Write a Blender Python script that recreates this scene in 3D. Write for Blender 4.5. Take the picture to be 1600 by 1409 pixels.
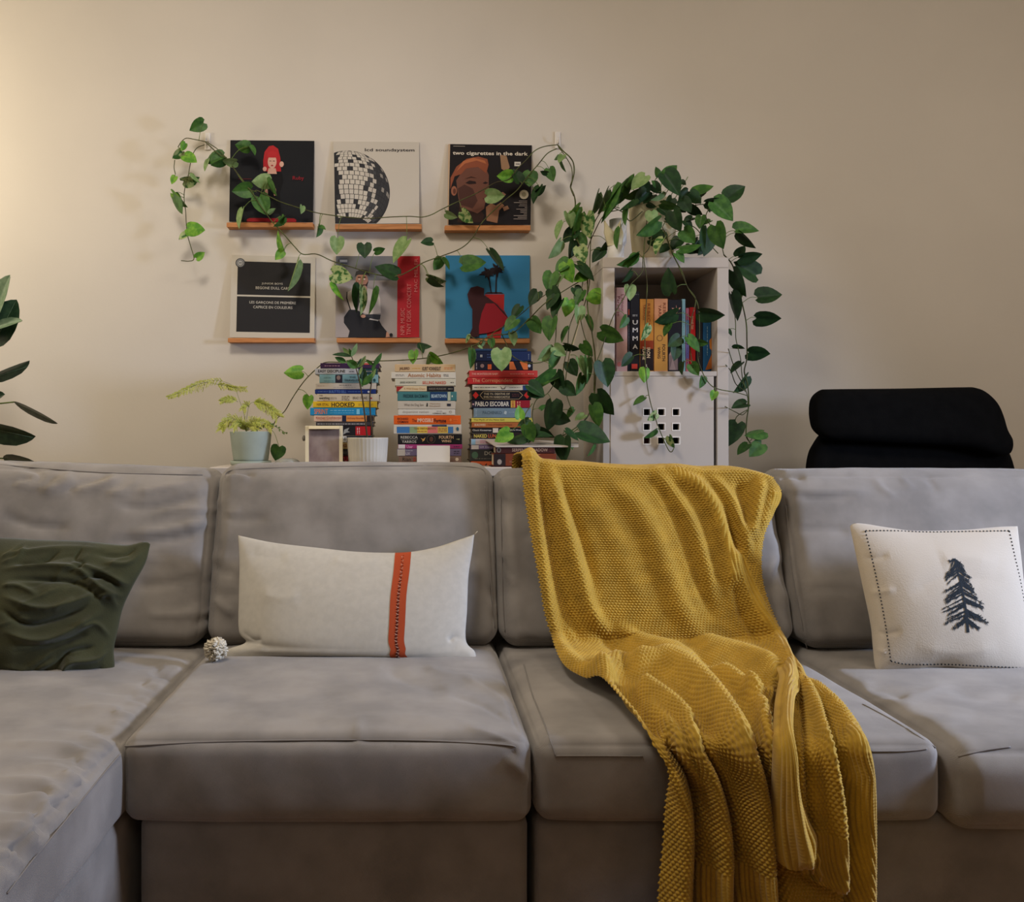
import bpy, math, random
import numpy as np
from mathutils import Vector
random.seed(7); RNG = np.random.default_rng(11)
for o in list(bpy.data.objects): bpy.data.objects.remove(o)
C = bpy.context.scene.collection
# ---------------------------------------------------------------- camera, world, lights, exposure
F, CX, CY, H = 1400.0, 650.0, 680.0, 1.02          # focal length in px of a 1600 px wide frame, lens axis, eye height
cam = bpy.data.cameras.new('camera'); co = bpy.data.objects.new('camera', cam); C.objects.link(co)
co.location = (0, 0, H); co.rotation_euler = (math.pi/2, 0, 0)
cam.sensor_width = 36; cam.lens = F/1600*36; cam.shift_x = (800-CX)/1600; cam.shift_y = -(704.5-CY)/1600
cam.clip_start = .05
bpy.context.scene.camera = co
w = bpy.data.worlds.new('world'); bpy.context.scene.world = w; w.use_nodes = True
w.node_tree.nodes['Background'].inputs[0].default_value = (.75, .82, 1, 1)
w.node_tree.nodes['Background'].inputs[1].default_value = .15
def area(name, loc, target, size, energy, col, shape='RECTANGLE', size_y=None):
    l = bpy.data.lights.new(name, 'AREA'); l.shape = shape; l.size = size; l.size_y = size_y or size
    l.energy = energy; l.color = col
    o = bpy.data.objects.new(name, l); C.objects.link(o); o.location = loc
    o.rotation_euler = (Vector(target)-Vector(loc)).to_track_quat('-Z', 'Y').to_euler(); return o
def point(name, loc, energy, col, rad):
    l = bpy.data.lights.new(name, 'POINT'); l.energy = energy; l.color = col; l.shadow_soft_size = rad
    o = bpy.data.objects.new(name, l); C.objects.link(o); o.location = loc; return o
WARM = (1, .87, .64)
point('lamp_light', (-2.15, 2.72, 2.0), 29, WARM, .12)
area('ceiling_lamp_light', (-.6, 1.5, 2.9), (-.4, 2.1, .4), .5, 25, (1, .905, .80))
area('added_right_fill_light', (1.9, 1.3, 2.9), (1.6, 2.4, .8), .7, 19, (1, .90, .79))  # added fill that brightens the right part of the wall, no known fixture
wl = area('window_light', (3.2, 1.50, 1.35), (.3, 1.95, .55), .3, 32, (.58, .70, 1), size_y=.6); wl.data.spread = math.radians(90)
area('room_light', (.3, -1.2, 2.6), (.4, 2.6, 1.1), 1.2, 4.5, (1, .91, .80), size_y=1.0)
vs = bpy.context.scene.view_settings
vs.view_transform = 'Standard'; vs.look = 'None'; vs.gamma = 1; vs.use_curve_mapping = False; vs.exposure = 0.07

# ---------------------------------------------------------------- helpers
def lin(c):
    return tuple(((x/255)/12.92 if x/255 <= .04045 else (((x/255)+.055)/1.055)**2.4) for x in c)
def W(px, py, y): return np.array([(px-CX)*y/F, y, H-(py-CY)*y/F])
def PX(P): return CX+P[:, 0]*F/P[:, 1], CY-(P[:, 2]-H)*F/P[:, 1]
MATS = {}
def mat(name, rgb, rough=.6, var=0, vscale=20, bump=0, bscale=200, spec=.3, rgb2=None, sheen=0, metal=0, coat=0, kind='noise', stretch=(1, 1, 1), ramp=(.35, .65), sss=0):
    if name in MATS: return MATS[name]
    m = bpy.data.materials.new(name); m.use_nodes = True; nt = m.node_tree; N = nt.nodes; L = nt.links
    b = N['Principled BSDF']; c = lin(rgb)
    b.inputs['Base Color'].default_value = (*c, 1); b.inputs['Roughness'].default_value = rough
    b.inputs['Specular IOR Level'].default_value = spec; b.inputs['Metallic'].default_value = metal
    b.inputs['Sheen Weight'].default_value = sheen; b.inputs['Coat Weight'].default_value = coat
    tc = N.new('ShaderNodeTexCoord'); mp = N.new('ShaderNodeMapping'); mp.inputs['Scale'].default_value = stretch
    L.new(tc.outputs['Object'], mp.inputs['Vector'])
    if var or rgb2:
        n = N.new('ShaderNodeTexNoise'); n.inputs['Scale'].default_value = vscale; n.inputs['Detail'].default_value = 4
        L.new(mp.outputs[0], n.inputs['Vector'])
        r = N.new('ShaderNodeValToRGB'); c2 = lin(rgb2) if rgb2 else tuple(x*(1-var) for x in c)
        c1 = c if rgb2 else tuple(min(1, x*(1+var)) for x in c)
        r.color_ramp.elements[0].position = ramp[0]; r.color_ramp.elements[1].position = ramp[1]
        r.color_ramp.elements[0].color = (*c2, 1); r.color_ramp.elements[1].color = (*c1, 1)
        L.new(n.outputs['Fac'], r.inputs[0]); L.new(r.outputs[0], b.inputs['Base Color'])
    if bump:
        if kind == 'noise':
            n2 = N.new('ShaderNodeTexNoise'); n2.inputs['Scale'].default_value = bscale; n2.inputs['Detail'].default_value = 3
            L.new(mp.outputs[0], n2.inputs['Vector']); out = n2.outputs['Fac']
        elif kind == 'grid':
            w1 = N.new('ShaderNodeTexWave'); w2 = N.new('ShaderNodeTexWave'); w1.bands_direction = 'Z'; w2.bands_direction = 'X'; n2 = N.new('ShaderNodeMath'); n2.operation = 'ADD'
            for q in (w1, w2): q.inputs['Scale'].default_value = bscale; q.inputs['Distortion'].default_value = 1.6; q.inputs['Detail Scale'].default_value = .5; L.new(mp.outputs[0], q.inputs['Vector'])
            L.new(w1.outputs['Fac'], n2.inputs[0]); L.new(w2.outputs['Fac'], n2.inputs[1]); out = n2.outputs[0]
        else:
            n2 = N.new('ShaderNodeTexWave'); n2.inputs['Scale'].default_value = bscale; n2.inputs['Distortion'].default_value = .6
            n2.inputs['Detail Scale'].default_value = 3; n2.bands_direction = 'DIAGONAL' if kind == 'twill' else 'Z'
            L.new(mp.outputs[0], n2.inputs['Vector']); out = n2.outputs['Fac']
        bp = N.new('ShaderNodeBump'); bp.inputs['Strength'].default_value = bump; bp.inputs['Distance'].default_value = .002
        L.new(out, bp.inputs['Height']); L.new(bp.outputs[0], b.inputs['Normal'])
    MATS[name] = m; return m
def flat(rgb, rough=.75):
    k = 'print_%02x%02x%02x' % tuple(int(v) for v in rgb)
    return mat(k, rgb, rough, spec=.2)
def fastmesh(name, V, Q, mats, smooth=True, midx=None):
    V = np.asarray(V, np.float32); Q = np.asarray(Q, np.int32); me = bpy.data.meshes.new(name)
    k = Q.shape[1]; me.vertices.add(len(V)); me.vertices.foreach_set('co', V.ravel())
    me.loops.add(Q.size); me.loops.foreach_set('vertex_index', Q.ravel())
    me.polygons.add(len(Q)); me.polygons.foreach_set('loop_start', np.arange(len(Q), dtype=np.int32)*k)
    try: me.polygons.foreach_set('loop_total', np.full(len(Q), k, np.int32))
    except Exception: pass
    me.polygons.foreach_set('use_smooth', np.full(len(Q), smooth))
    for m in mats: me.materials.append(m)
    if midx is not None: me.polygons.foreach_set('material_index', np.asarray(midx, np.int32))
    me.update(calc_edges=True); me.validate(); return me
def pyobj(name, V, Fs, mats, parent=None, smooth=False, midx=None):
    """V in world coordinates; parented objects get coordinates relative to their parents' places"""
    off = np.zeros(3); p = parent
    while p is not None: off = off+np.array(p.location); p = p.parent
    me = bpy.data.meshes.new(name); me.from_pydata([tuple(np.array(v)-off) for v in V], [], [tuple(int(i) for i in f) for f in Fs])
    for m in (mats if isinstance(mats, (list, tuple)) else [mats]): me.materials.append(m)
    if smooth: me.polygons.foreach_set('use_smooth', [True]*len(me.polygons))
    if midx: me.polygons.foreach_set('material_index', midx)
    me.update(); o = bpy.data.objects.new(name, me); C.objects.link(o); o.parent = parent; return o
def npobj(name, V, Q, mats, parent=None, smooth=True, midx=None):
    off = np.zeros(3); p = parent
    while p is not None: off = off+np.array(p.location); p = p.parent
    o = bpy.data.objects.new(name, fastmesh(name, np.asarray(V)-off, Q, mats if isinstance(mats, (list, tuple)) else [mats], smooth, midx))
    C.objects.link(o); o.parent = parent; return o
def root(name, label, cat, loc, group=None):
    o = bpy.data.objects.new(name, None); C.objects.link(o); o.location = tuple(float(v) for v in loc); o.empty_display_size = .05
    o['label'] = label; o['category'] = cat
    if group: o['group'] = group
    return o
def tag(o, label, cat, group=None):
    o['label'] = label; o['category'] = cat
    if group: o['group'] = group
    return o
class MB:
    """collects polygons with material indexes, then links them as one mesh object"""
    def __init__(s): s.v = []; s.f = []; s.m = []; s.mats = []
    def mi(s, m):
        if m not in s.mats: s.mats.append(m)
        return s.mats.index(m)
    def add(s, V, Fs, m):
        b = len(s.v); s.v += [tuple(x) for x in V]; i = s.mi(m)
        for f in Fs: s.f.append([k+b for k in f]); s.m.append(i)
    def box(s, x0, x1, y0, y1, z0, z1, m, bev=0):
        if bev <= 0:
            V = [(x, y, z) for x in (x0, x1) for y in (y0, y1) for z in (z0, z1)]
            s.add(V, [(0, 1, 3, 2), (4, 6, 7, 5), (0, 4, 5, 1), (2, 3, 7, 6), (0, 2, 6, 4), (1, 5, 7, 3)], m); return
        h = np.array([x1-x0, y1-y0, z1-z0])/2; c = np.array([x0+x1, y0+y1, z0+z1])/2; V = []; idx = {}
        for sx in (-1, 1):
            for sy in (-1, 1):
                for sz in (-1, 1):
                    for a in range(3):
                        p = np.array([sx, sy, sz])*(h-bev); p[a] += (sx, sy, sz)[a]*bev
                        idx[(sx, sy, sz, a)] = len(V); V.append(c+p)
        Fs = []
        for a in range(3):
            b, d = (a+1) % 3, (a+2) % 3
            for s_ in (-1, 1):
                q = []
                for u, v in ((-1, -1), (1, -1), (1, 1), (-1, 1)):
                    k = [0, 0, 0]; k[a] = s_; k[b] = u; k[d] = v; q.append(idx[(*k, a)])
                Fs.append(q if s_ > 0 else q[::-1])
            for u in (-1, 1):
                for v in (-1, 1):
                    k0 = [0, 0, 0]; k1 = [0, 0, 0]; k0[a] = -1; k1[a] = 1
                    for k in (k0, k1): k[b] = u; k[d] = v
                    Fs.append([idx[(*k0, b)], idx[(*k1, b)], idx[(*k1, d)], idx[(*k0, d)]])
        for sx in (-1, 1):
            for sy in (-1, 1):
                for sz in (-1, 1): Fs.append([idx[(sx, sy, sz, 0)], idx[(sx, sy, sz, 1)], idx[(sx, sy, sz, 2)]])
        s.add(V, Fs, m)
    def tube(s, pts, r, m, n=6, r1=None):
        V, Fs = tube_geo(pts, r, n, r1); s.add(V, Fs, m)
    def build(s, name, parent=None, smooth=False):
        o = pyobj(name, s.v, s.f, s.mats, parent, smooth, s.m); return o
def tube_geo(pts, r, n=6, r1=None):
    P = np.array(pts, float); k = len(P); V = []; Fs = []
    T = np.gradient(P, axis=0); T /= np.linalg.norm(T, axis=1)[:, None]+1e-9
    up = np.array([0, 1, 0.]) if abs(T[0][1]) < .8 else np.array([1., 0, 0])
    for i in range(k):
        a = np.cross(T[i], up); a /= np.linalg.norm(a)+1e-9; b = np.cross(T[i], a)
        rr = r if r1 is None else r+(r1-r)*i/(k-1)
        for j in range(n):
            t = 2*math.pi*j/n; V.append(P[i]+rr*(math.cos(t)*a+math.sin(t)*b))
    for i in range(k-1):
        for j in range(n):
            j2 = (j+1) % n; Fs.append((i*n+j, i*n+j2, (i+1)*n+j2, (i+1)*n+j))
    Fs.append(tuple(range(n))[::-1]); Fs.append(tuple((k-1)*n+j for j in range(n)))
    return V, Fs
def catmull(P, n):
    """P (k,d) control points -> (n,d) points at even parameter"""
    P = np.asarray(P, float); k = len(P)
    if k == 2: t = np.linspace(0, 1, n)[:, None]; return P[0]*(1-t)+P[1]*t
    E = np.concatenate([(2*P[0]-P[1])[None], P, (2*P[-1]-P[-2])[None]]); t = np.linspace(0, k-1, n); i = np.minimum(t.astype(int), k-2); f = (t-i)
    sh = (n,)+(1,)*(P.ndim-1); f = f.reshape(sh); p0, p1, p2, p3 = E[i], E[i+1], E[i+2], E[i+3]
    return .5*((2*p1)+(-p0+p2)*f+(2*p0-5*p1+4*p2-p3)*f**2+(-p0+3*p1-3*p2+p3)*f**3)
def arc(P, n):
    Q = catmull(P, 60); d = np.r_[0, np.cumsum(np.linalg.norm(np.diff(Q, axis=0), axis=1))]; d /= d[-1]
    t = np.linspace(0, 1, n); return np.stack([np.interp(t, d, Q[:, j]) for j in range(Q.shape[1])], 1)
def lathe(prof, c, n=40, flute=None):
    V = []; Fs = []; k = len(prof)
    for j in range(n):
        t = 2*math.pi*j/n
        for i, (r, z) in enumerate(prof):
            rr = r*(1+(flute(t, i) if flute else 0)); V.append((c[0]+rr*math.cos(t), c[1]+rr*math.sin(t), c[2]+z))
    for j in range(n):
        j2 = (j+1) % n
        for i in range(k-1): Fs.append((j*k+i, j2*k+i, j2*k+i+1, j*k+i+1))
    return V, Fs
def gridq(nu, nv):
    i = np.arange(nu-1)[:, None]; j = np.arange(nv-1)[None]; a = (i*nv+j).ravel(); return np.stack([a, a+nv, a+nv+1, a+1], 1)
def wav(P, scale, seed, n=5):
    r = np.random.default_rng(seed); out = np.zeros(len(P))
    for k in range(n):
        d = r.normal(size=3); d /= np.linalg.norm(d); out += np.sin(P@d*scale*(1+.6*k)+r.uniform(0, 6.28))/(1+.5*k)
    return out/n
def polyd(px, py, pl):
    """distance in px to a polyline and the parameter along it"""
    best = np.full(px.shape, 1e9); tt = np.zeros(px.shape); pl = np.asarray(pl, float); n = len(pl)-1
    for i in range(n):
        a, b = pl[i], pl[i+1]; d = b-a; L = d@d+1e-9
        t = np.clip(((px-a[0])*d[0]+(py-a[1])*d[1])/L, 0, 1)
        q = np.hypot(px-a[0]-t*d[0], py-a[1]-t*d[1]); k = q < best; best[k] = q[k]; tt[k] = (i+t[k])/n
    return best, tt
SHARP = [1.35, .85]
def folds(px, py, lst):
    """lst of (points, width px, height m[, taper]); sum of soft ridges (+) and creases (-)"""
    out = np.zeros(px.shape)
    for it in lst:
        pl, wd, am = it[:3]; pl = catmull(np.array(pl, float), 4*len(pl)); lo = pl.min(0)-3.2*wd; hi = pl.max(0)+3.2*wd
        k = np.nonzero((px > lo[0]) & (px < hi[0]) & (py > lo[1]) & (py < hi[1]))
        if not len(k[0]): continue
        d, t = polyd(px[k], py[k], pl); tp = np.minimum(1, np.minimum(t, 1-t)*5) if (len(it) < 4 or it[3]) else 1
        out[k] += am*np.exp(-(d/(wd*SHARP[1]))**SHARP[0])*tp
    return out
def proj(surf, pts, lift=.001):
    """drop picture-traced points on a surface (V, front mask): real points on the cloth"""
    V, mask = surf; P = V[mask]; px, py = PX(P); out = []
    for (a, b) in pts:
        d = (px-a)**2+(py-b)**2; c = np.nonzero(d < d.min()+16)[0]; y = P[c[np.argmin(P[c, 1])], 1]
        c2 = c[np.abs(P[c, 1]-y) < .03]; wgt = 1/(d[c2]+1); y = (P[c2, 1]*wgt).sum()/wgt.sum()
        out.append(W(a, b, y-lift))
    return np.array(out)
def vnormals(V, Q):
    n = np.zeros_like(V); f = np.cross(V[Q[:, 2]]-V[Q[:, 0]], V[Q[:, 3]]-V[Q[:, 1]])
    for k in range(4): np.add.at(n, Q[:, k], f)
    return n/(np.linalg.norm(n, axis=1)[:, None]+1e-12)

# ---------------------------------------------------------------- materials
M_wall = mat('painted_wall', (211, 203, 190), .85, var=.03, vscale=1.5, bump=.12, bscale=90, spec=.15)
M_ceil = mat('ceiling_paint', (225, 220, 210), .9)
M_floor = mat('oak_floor', (150, 112, 76), .5, rgb2=(110, 78, 50), vscale=6, stretch=(1, 8, 1))
M_trim = mat('white_trim', (225, 220, 210), .5)
M_sofa = mat('grey_twill', (137, 131, 124), .92, var=.17, vscale=9, bump=.30, bscale=260, kind='twill', sheen=.25, spec=.15)
M_seam = mat('grey_thread', (122, 116, 110), .9, sheen=.2, spec=.1)
M_dark = mat('black_underside', (22, 20, 19), .9)
M_green = mat('olive_velvet', (62, 63, 42), .95, var=.25, vscale=9, bump=.3, bscale=300, sheen=.2, spec=.06)
M_cream = mat('cream_slub_cotton', (190, 184, 171), .92, var=.04, vscale=60, bump=.35, bscale=230, kind='grid', sheen=.2, spec=.1)
M_ivory = mat('ivory_cotton', (188, 177, 160), .92, var=.03, vscale=8, bump=.3, bscale=300, sheen=.2, spec=.1)
M_rust = mat('rust_woven_band', (178, 78, 45), .9, bump=.5, bscale=220, kind='weft', spec=.1)
M_ink = mat('navy_black_ink', (26, 34, 40), .9)
M_knit = mat('mustard_knit', (180, 144, 52), .95, var=.10, vscale=25, bump=.35, bscale=700, sheen=.25, spec=.1)
M_pom = mat('cream_yarn', (214, 204, 182), .95, bump=.4, bscale=500)

# ---------------------------------------------------------------- room
def wall(name, a, b):
    m = MB(); m.box(*a, *b, M_wall if 'wall' in name else (M_floor if name == 'floor' else M_ceil))
    o = m.build(name); o['kind'] = 'structure'; return o
def slab(name, x0, x1, y0, y1, z0, z1, m):
    q = MB(); q.box(x0, x1, y0, y1, z0, z1, m); o = q.build(name); o['kind'] = 'structure'; return o
YW = 3.37
slab('floor', -3.4, 3.4, -2.4, 3.5, -.1, 0, M_floor)
slab('ceiling', -3.4, 3.4, -2.4, 3.5, 3.0, 3.1, M_ceil)
slab('wall_back', -3.4, 3.4, YW, 3.5, 0, 3.0, M_wall)
slab('wall_left', -3.4, -3.25, -2.4, YW, 0, 3.0, M_wall)
slab('wall_right', 3.25, 3.4, -2.4, YW, 0, 3.0, M_wall)
slab('wall_front', -3.25, 3.25, -2.4, -2.25, 0, 3.0, M_wall)
slab('baseboard_back', -3.25, 3.25, YW-.015, YW, 0, .1, M_trim)

# ---------------------------------------------------------------- sofa
def softbox(x0, x1, y0, y1, z0, z1, r, puff=(0, 0, 0), step=.008, warp=None, creases=(), wr=(.0015, 28, 1), seed=1, flo=True):
    h = np.array([x1-x0, y1-y0, z1-z0])/2; c = np.array([x0+x1, y0+y1, z0+z1])/2; Vs = []; Qs = []; base = 0
    def ax(L):
        n = max(6, int(2*L/step)); t = np.linspace(-1, 1, n); return L*np.sin(t*math.pi/2*.72)/math.sin(math.pi/2*.72)
    for a in range(3):
        b, d = (a+1) % 3, (a+2) % 3
        for s in (-1, 1):
            u, v = ax(h[b]), ax(h[d]); U, Vv = np.meshgrid(u, v, indexing='ij'); P = np.zeros((U.size, 3)); P[:, a] = s*h[a]; P[:, b] = U.ravel(); P[:, d] = Vv.ravel()
            q = gridq(len(u), len(v))
            if s < 0: q = q[:, ::-1]
            Vs.append(P); Qs.append(q+base); base += len(P)
    P = np.vstack(Vs); Q = np.vstack(Qs)
    key = np.round(P*1e5).astype(np.int64); _, ui, inv = np.unique(key, axis=0, return_index=True, return_inverse=True)
    P = P[ui]; Q = inv.ravel()[Q]
    I = np.clip(P, -(h-r), h-r); D = P-I; D /= np.linalg.norm(D, axis=1)[:, None]+1e-9; S = I+D*r
    t = 1-(P/h)**2; t = np.clip(t, 0, 1)
    for a in range(3):
        b, d = (a+1) % 3, (a+2) % 3; S[:, a] += puff[a]*np.sign(P[:, a])*(np.abs(P[:, a])/h[a])**3*np.sqrt(t[:, b]*t[:, d]+1e-9)
    S += c
    if warp: S = warp(S)
    n = vnormals(S, Q)
    S = S+n*(wr[0]*wav(S, wr[1], seed)+wr[0]*.6*wav(S, wr[1]*2.6, seed+5))[:, None]
    if creases:
        px, py = PX(S); view = (S-np.array([0, 0, H])); fr = (n*view).sum(1) < 0.02
        dsp = folds(px, py, creases)*fr*1.5; S = S+n*dsp[:, None]
    n = vnormals(S, Q); front = (n*(S-np.array([0, 0, H]))).sum(1) < 0
    return S, Q, (S, front)
sofa = root('sectional_sofa', 'grey fabric sectional sofa with loose cushions and a chaise at its left end', 'sofa', (.3, 2.2, 0))
for nm, b in (('base', (-.522, .211, 1.685, 2.72, .06, .308)), ('base', (.226, 1.9, 1.685, 2.72, .06, .308)), ('chaise_base', (-1.62, -.552, .75, 2.72, .06, .308))):
    S, Q, _ = softbox(*b, .018, step=.03, wr=(.0006, 12, 1)); npobj(nm, S, Q, M_sofa, sofa)
m = MB()
for x in (-1.5, -.5, .15, .3, 1.8):
    for y in (1.75, 2.65): m.box(x-.03, x+.03, y-.03, y+.03, 0, .062, M_dark)
for i in range(10):
    pass
k = 0
for x in (-1.5, -.5, .15, .3, 1.8):
    for y in (1.75, 2.65):
        q = MB(); q.box(x-.03, x+.03, y-.03, y+.03, 0, .062, M_dark, .005); q.build('foot', sofa)
q = MB(); q.box(-1.55, -1.49, .82, .88, 0, .062, M_dark, .005); q.build('foot', sofa)
S, Q, _ = softbox(-1.62, 1.9, 2.735, 2.81, .10, .80, .025, step=.04); npobj('back_frame', S, Q, M_sofa, sofa)
SURF = {}
def cushion(nm, key, seams, *a, **k):
    S, Q, surf = softbox(*a, **k); o = npobj(nm, S, Q, M_sofa, sofa); SURF[key] = surf
    for sm in seams:
        P = proj(surf, catmull(sm, 10*len(sm)), .0012); P = np.array([catmull(P[::6], len(P))]).reshape(-1, 3)
        V, Fs = tube_geo(P, .0016, 5); pyobj('seam', V, Fs, M_seam, o, True)
    return o
def K(*pts): return list(zip(pts[::2], pts[1::2]))
def rnd_creases(region, n, L, wd, am, ang, seed):
    r = random.Random(seed); out = []
    for i in range(n):
        x = r.uniform(region[0], region[2]); y = r.uniform(region[1], region[3]); a = math.radians(ang+r.uniform(-18, 18)); l = L*r.uniform(.5, 1.2)
        p = [(x+math.cos(a)*l*t, y+math.sin(a)*l*t+r.uniform(-4, 4)) for t in (-.5, -.15, .2, .5)]
        out.append((p, wd*r.uniform(.7, 1.4), am*r.uniform(.4, 1)*(1 if r.random() < .5 else -1)))
    return out
# seat cushions
cr2 = [(K(595,1040, 640,1062, 700,1080), 16, -.006), (K(660,1040, 700,1055, 760,1062), 9, .004), (K(720,1060, 770,1080, 800,1110), 6, .004), (K(700,1085, 750,1100, 800,1130), 5, -.003),
       (K(725,1140, 770,1150, 812,1165), 5, .003), (K(556,1120, 562,1150, 560,1170), 8, .0025), (K(740,1060, 790,1095, 812,1150), 4, -.003), (K(470,1130, 640,1120, 800,1150), 22, .004), (K(330,1090, 430,1080, 560,1085), 20, -.004),
       (K(806,1168, 800,1178, 790,1176), 4, -.003), (K(790,1185, 812,1200, 826,1225), 7, .004)]
cushion('seat_cushion', 'seat2', [K(197,1166, 210,1165, 330,1159, 520,1156, 660,1157, 780,1163, 812,1168)],
        -.543, .213, 1.648, 2.52, .305, .462, .028, puff=(.004, .012, .020), step=.007, creases=cr2, wr=(.0022, 14, 1), seed=3)
cr3 = [(K(1000,1120, 1010,1170), 8, .001)]
cushion('seat_cushion', 'seat3', [K(868,1181, 940,1181, 1040,1182), K(868,1181, 850,1130, 830,1080, 815,1025), K(1360,1174, 1420,1173, 1462,1168), K(1462,1168, 1400,1128, 1320,1085)],
        .221, .972, 1.648, 2.52, .305, .455, .03, puff=(.004, .010, .016), step=.007, creases=cr3, wr=(.0018, 12, 1), seed=5)
cr4 = [(K(1350,1070, 1390,1080, 1420,1095), 12, -.005), (K(1345,1100, 1420,1092, 1480,1070), 7, .004), (K(1380,1115, 1440,1125, 1520,1120), 18, .004), (K(1480,1075, 1540,1090, 1600,1085), 14, -.004)]
cushion('seat_cushion', 'seat4', [K(1497,1182, 1540,1172, 1600,1164)],
        .979, 1.80, 1.632, 2.52, .290, .452, .05, puff=(.006, .014, .020), step=.009, creases=cr4, wr=(.003, 11, 1), seed=9)
crc = []
for i, (y, x0, dy, a) in enumerate([(1112, 130, 8, .006), (1168, 10, 14, .005), (1183, 60, 22, -.006), (1140, 90, 20, -.004), (1225, 0, 30, .006), (1238, 0, 34, -.008), (1265, 0, 45, -.007), (1250, 40, 30, .006), (1310, 0, 40, -.006), (1295, 20, 30, .006), (1205, 60, 26, .005), (1345, 0, 30, .005), (1085, 160, 14, -.004), (1065, 190, 14, -.004), (1045, 215, 14, -.004)]):
    xr = 190-(y-1160)*.79-12 if y > 1160 else 190+(1160-y)*.84-10
    crc.append((K(x0-30, y-6, (x0+xr)/2, y-4, xr-35, y+dy*.35, xr, y+dy), 6, a))
for i in range(16):
    y = 1150+i*15; xr = 190-(y-1160)*.79
    crc.append((K(xr-60, y-16, xr-30, y-8, xr-4, y+8), 3.5, .004*(1 if i % 2 else -1)))
for i in range(8):
    y = 1030+i*15; xr = 190+(1160-y)*.84
    crc.append((K(xr-40, y-8, xr-18, y-5, xr-2, y+6), 3, .003*(1 if i % 2 else -1)))
cushion('chaise_cushion', 'seat1', [K(188,1178, 150,1223, 100,1285, 50,1345, 8,1400)],
        -1.60, -.546, .80, 2.52, .300, .455, .032, puff=(.008, .01, .022), step=.008, creases=crc, wr=(.003, 13, 1), seed=13)
# back cushions: sheared so that they lean back
def lean(S):
    S = S.copy(); S[:, 1] += (S[:, 2]-.45)*.37; k = np.clip((.70-S[:, 2])/.25, 0, 1); return S
def bc(key, x0, x1, zt, cr, seams, seed, sl=0, y0=2.315):
    def wp(S):
        S = lean(S); t = np.clip((S[:, 2]-.5)/.45, 0, 1); S[:, 2] += sl*((S[:, 0]-(x0+x1)/2)/(x1-x0))*t; return S
    return cushion('back_cushion', key, seams, x0, x1, y0, y0+.19, .466, zt, .05, puff=(.004, .030, .006), step=.008, warp=wp, creases=cr, wr=(.003, 12, 1), seed=seed)
cb1 = [(K(0,712, 60,740, 20,755), 7, -.005), (K(60,738, 45,752, 20,758), 7, .006), (K(115,742, 95,760, 60,768), 8, .006), (K(190,745, 150,760, 110,765), 7, .006), (K(175,742, 140,752, 90,772), 6, -.005),
       (K(150,770, 220,768, 310,752), 8, .005), (K(180,790, 240,792, 325,772), 7, -.006), (K(200,835, 270,828, 325,815), 8, .006), (K(170,845, 250,845, 325,832), 6, -.007), (K(0,805, 60,822, 110,822), 8, -.006), (K(205,915, 260,912, 320,900), 8, -.005), (K(225,960, 280,960, 320,945), 7, .004), (K(240,800, 290,795, 326,800), 5, .004)]
cb1 += rnd_creases((230, 760, 320, 980), 10, 80, 5, .003, -8, 2)+rnd_creases((20, 745, 220, 775), 10, 50, 5, .003, -20, 4)
bc('back1', -1.36, -.557, .934, cb1, [K(-20,724, 60,731, 140,737, 220,740, 325,742)], 21, -.028)
cb2 = [(K(345,738, 372,738, 400,742), 5, -.006), (K(352,748, 370,742, 390,748), 5, .005), (K(345,806, 380,812, 420,808), 6, -.004), (K(335,930, 350,950, 368,960), 7, .006), (K(330,880, 350,895, 368,890), 7, -.004)]
cb2 += rnd_creases((335, 770, 372, 990), 6, 40, 5, .003, 10, 5)+rnd_creases((740, 760, 775, 990), 6, 30, 5, .002, 60, 6)
bc('back2', -.552, .2155, .937, cb2, [K(352,746, 360,735, 420,731, 560,728, 700,728, 750,732, 760,745), K(757,760, 763,840, 768,920, 775,1000)], 23)
cb3 = [(K(1222,875, 1205,915, 1180,925), 7, -.006), (K(1205,835, 1215,870, 1190,905), 12, .004), (K(1215,915, 1235,950, 1240,1000), 14, .004), (K(790,800, 800,840, 796,900), 12, .004)]
cb3 += rnd_creases((785, 770, 830, 1000), 9, 30, 5, .003, 20, 7)
bc('back3', .2205, .992, .922, cb3, [K(782,748, 784,850, 786,940, 790,1000)], 27)
cb4 = [(K(1216,750, 1235,742, 1260,748), 6, -.006), (K(1225,765, 1280,768, 1360,766), 7, .004), (K(1240,775, 1290,778, 1340,772), 5, -.004), (K(1362,740, 1380,765, 1400,775), 4, .003), (K(1405,742, 1425,765), 4, .003), (K(1445,740, 1465,770), 4, -.003), (K(1240,830, 1290,826, 1330,830), 7, -.004), (K(1255,925, 1300,920, 1345,928), 8, -.003)]
bc('back4', .997, 1.80, .920, cb4, [K(1228,790, 1236,880, 1250,960, 1264,1028)], 31, y0=2.29)

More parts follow.
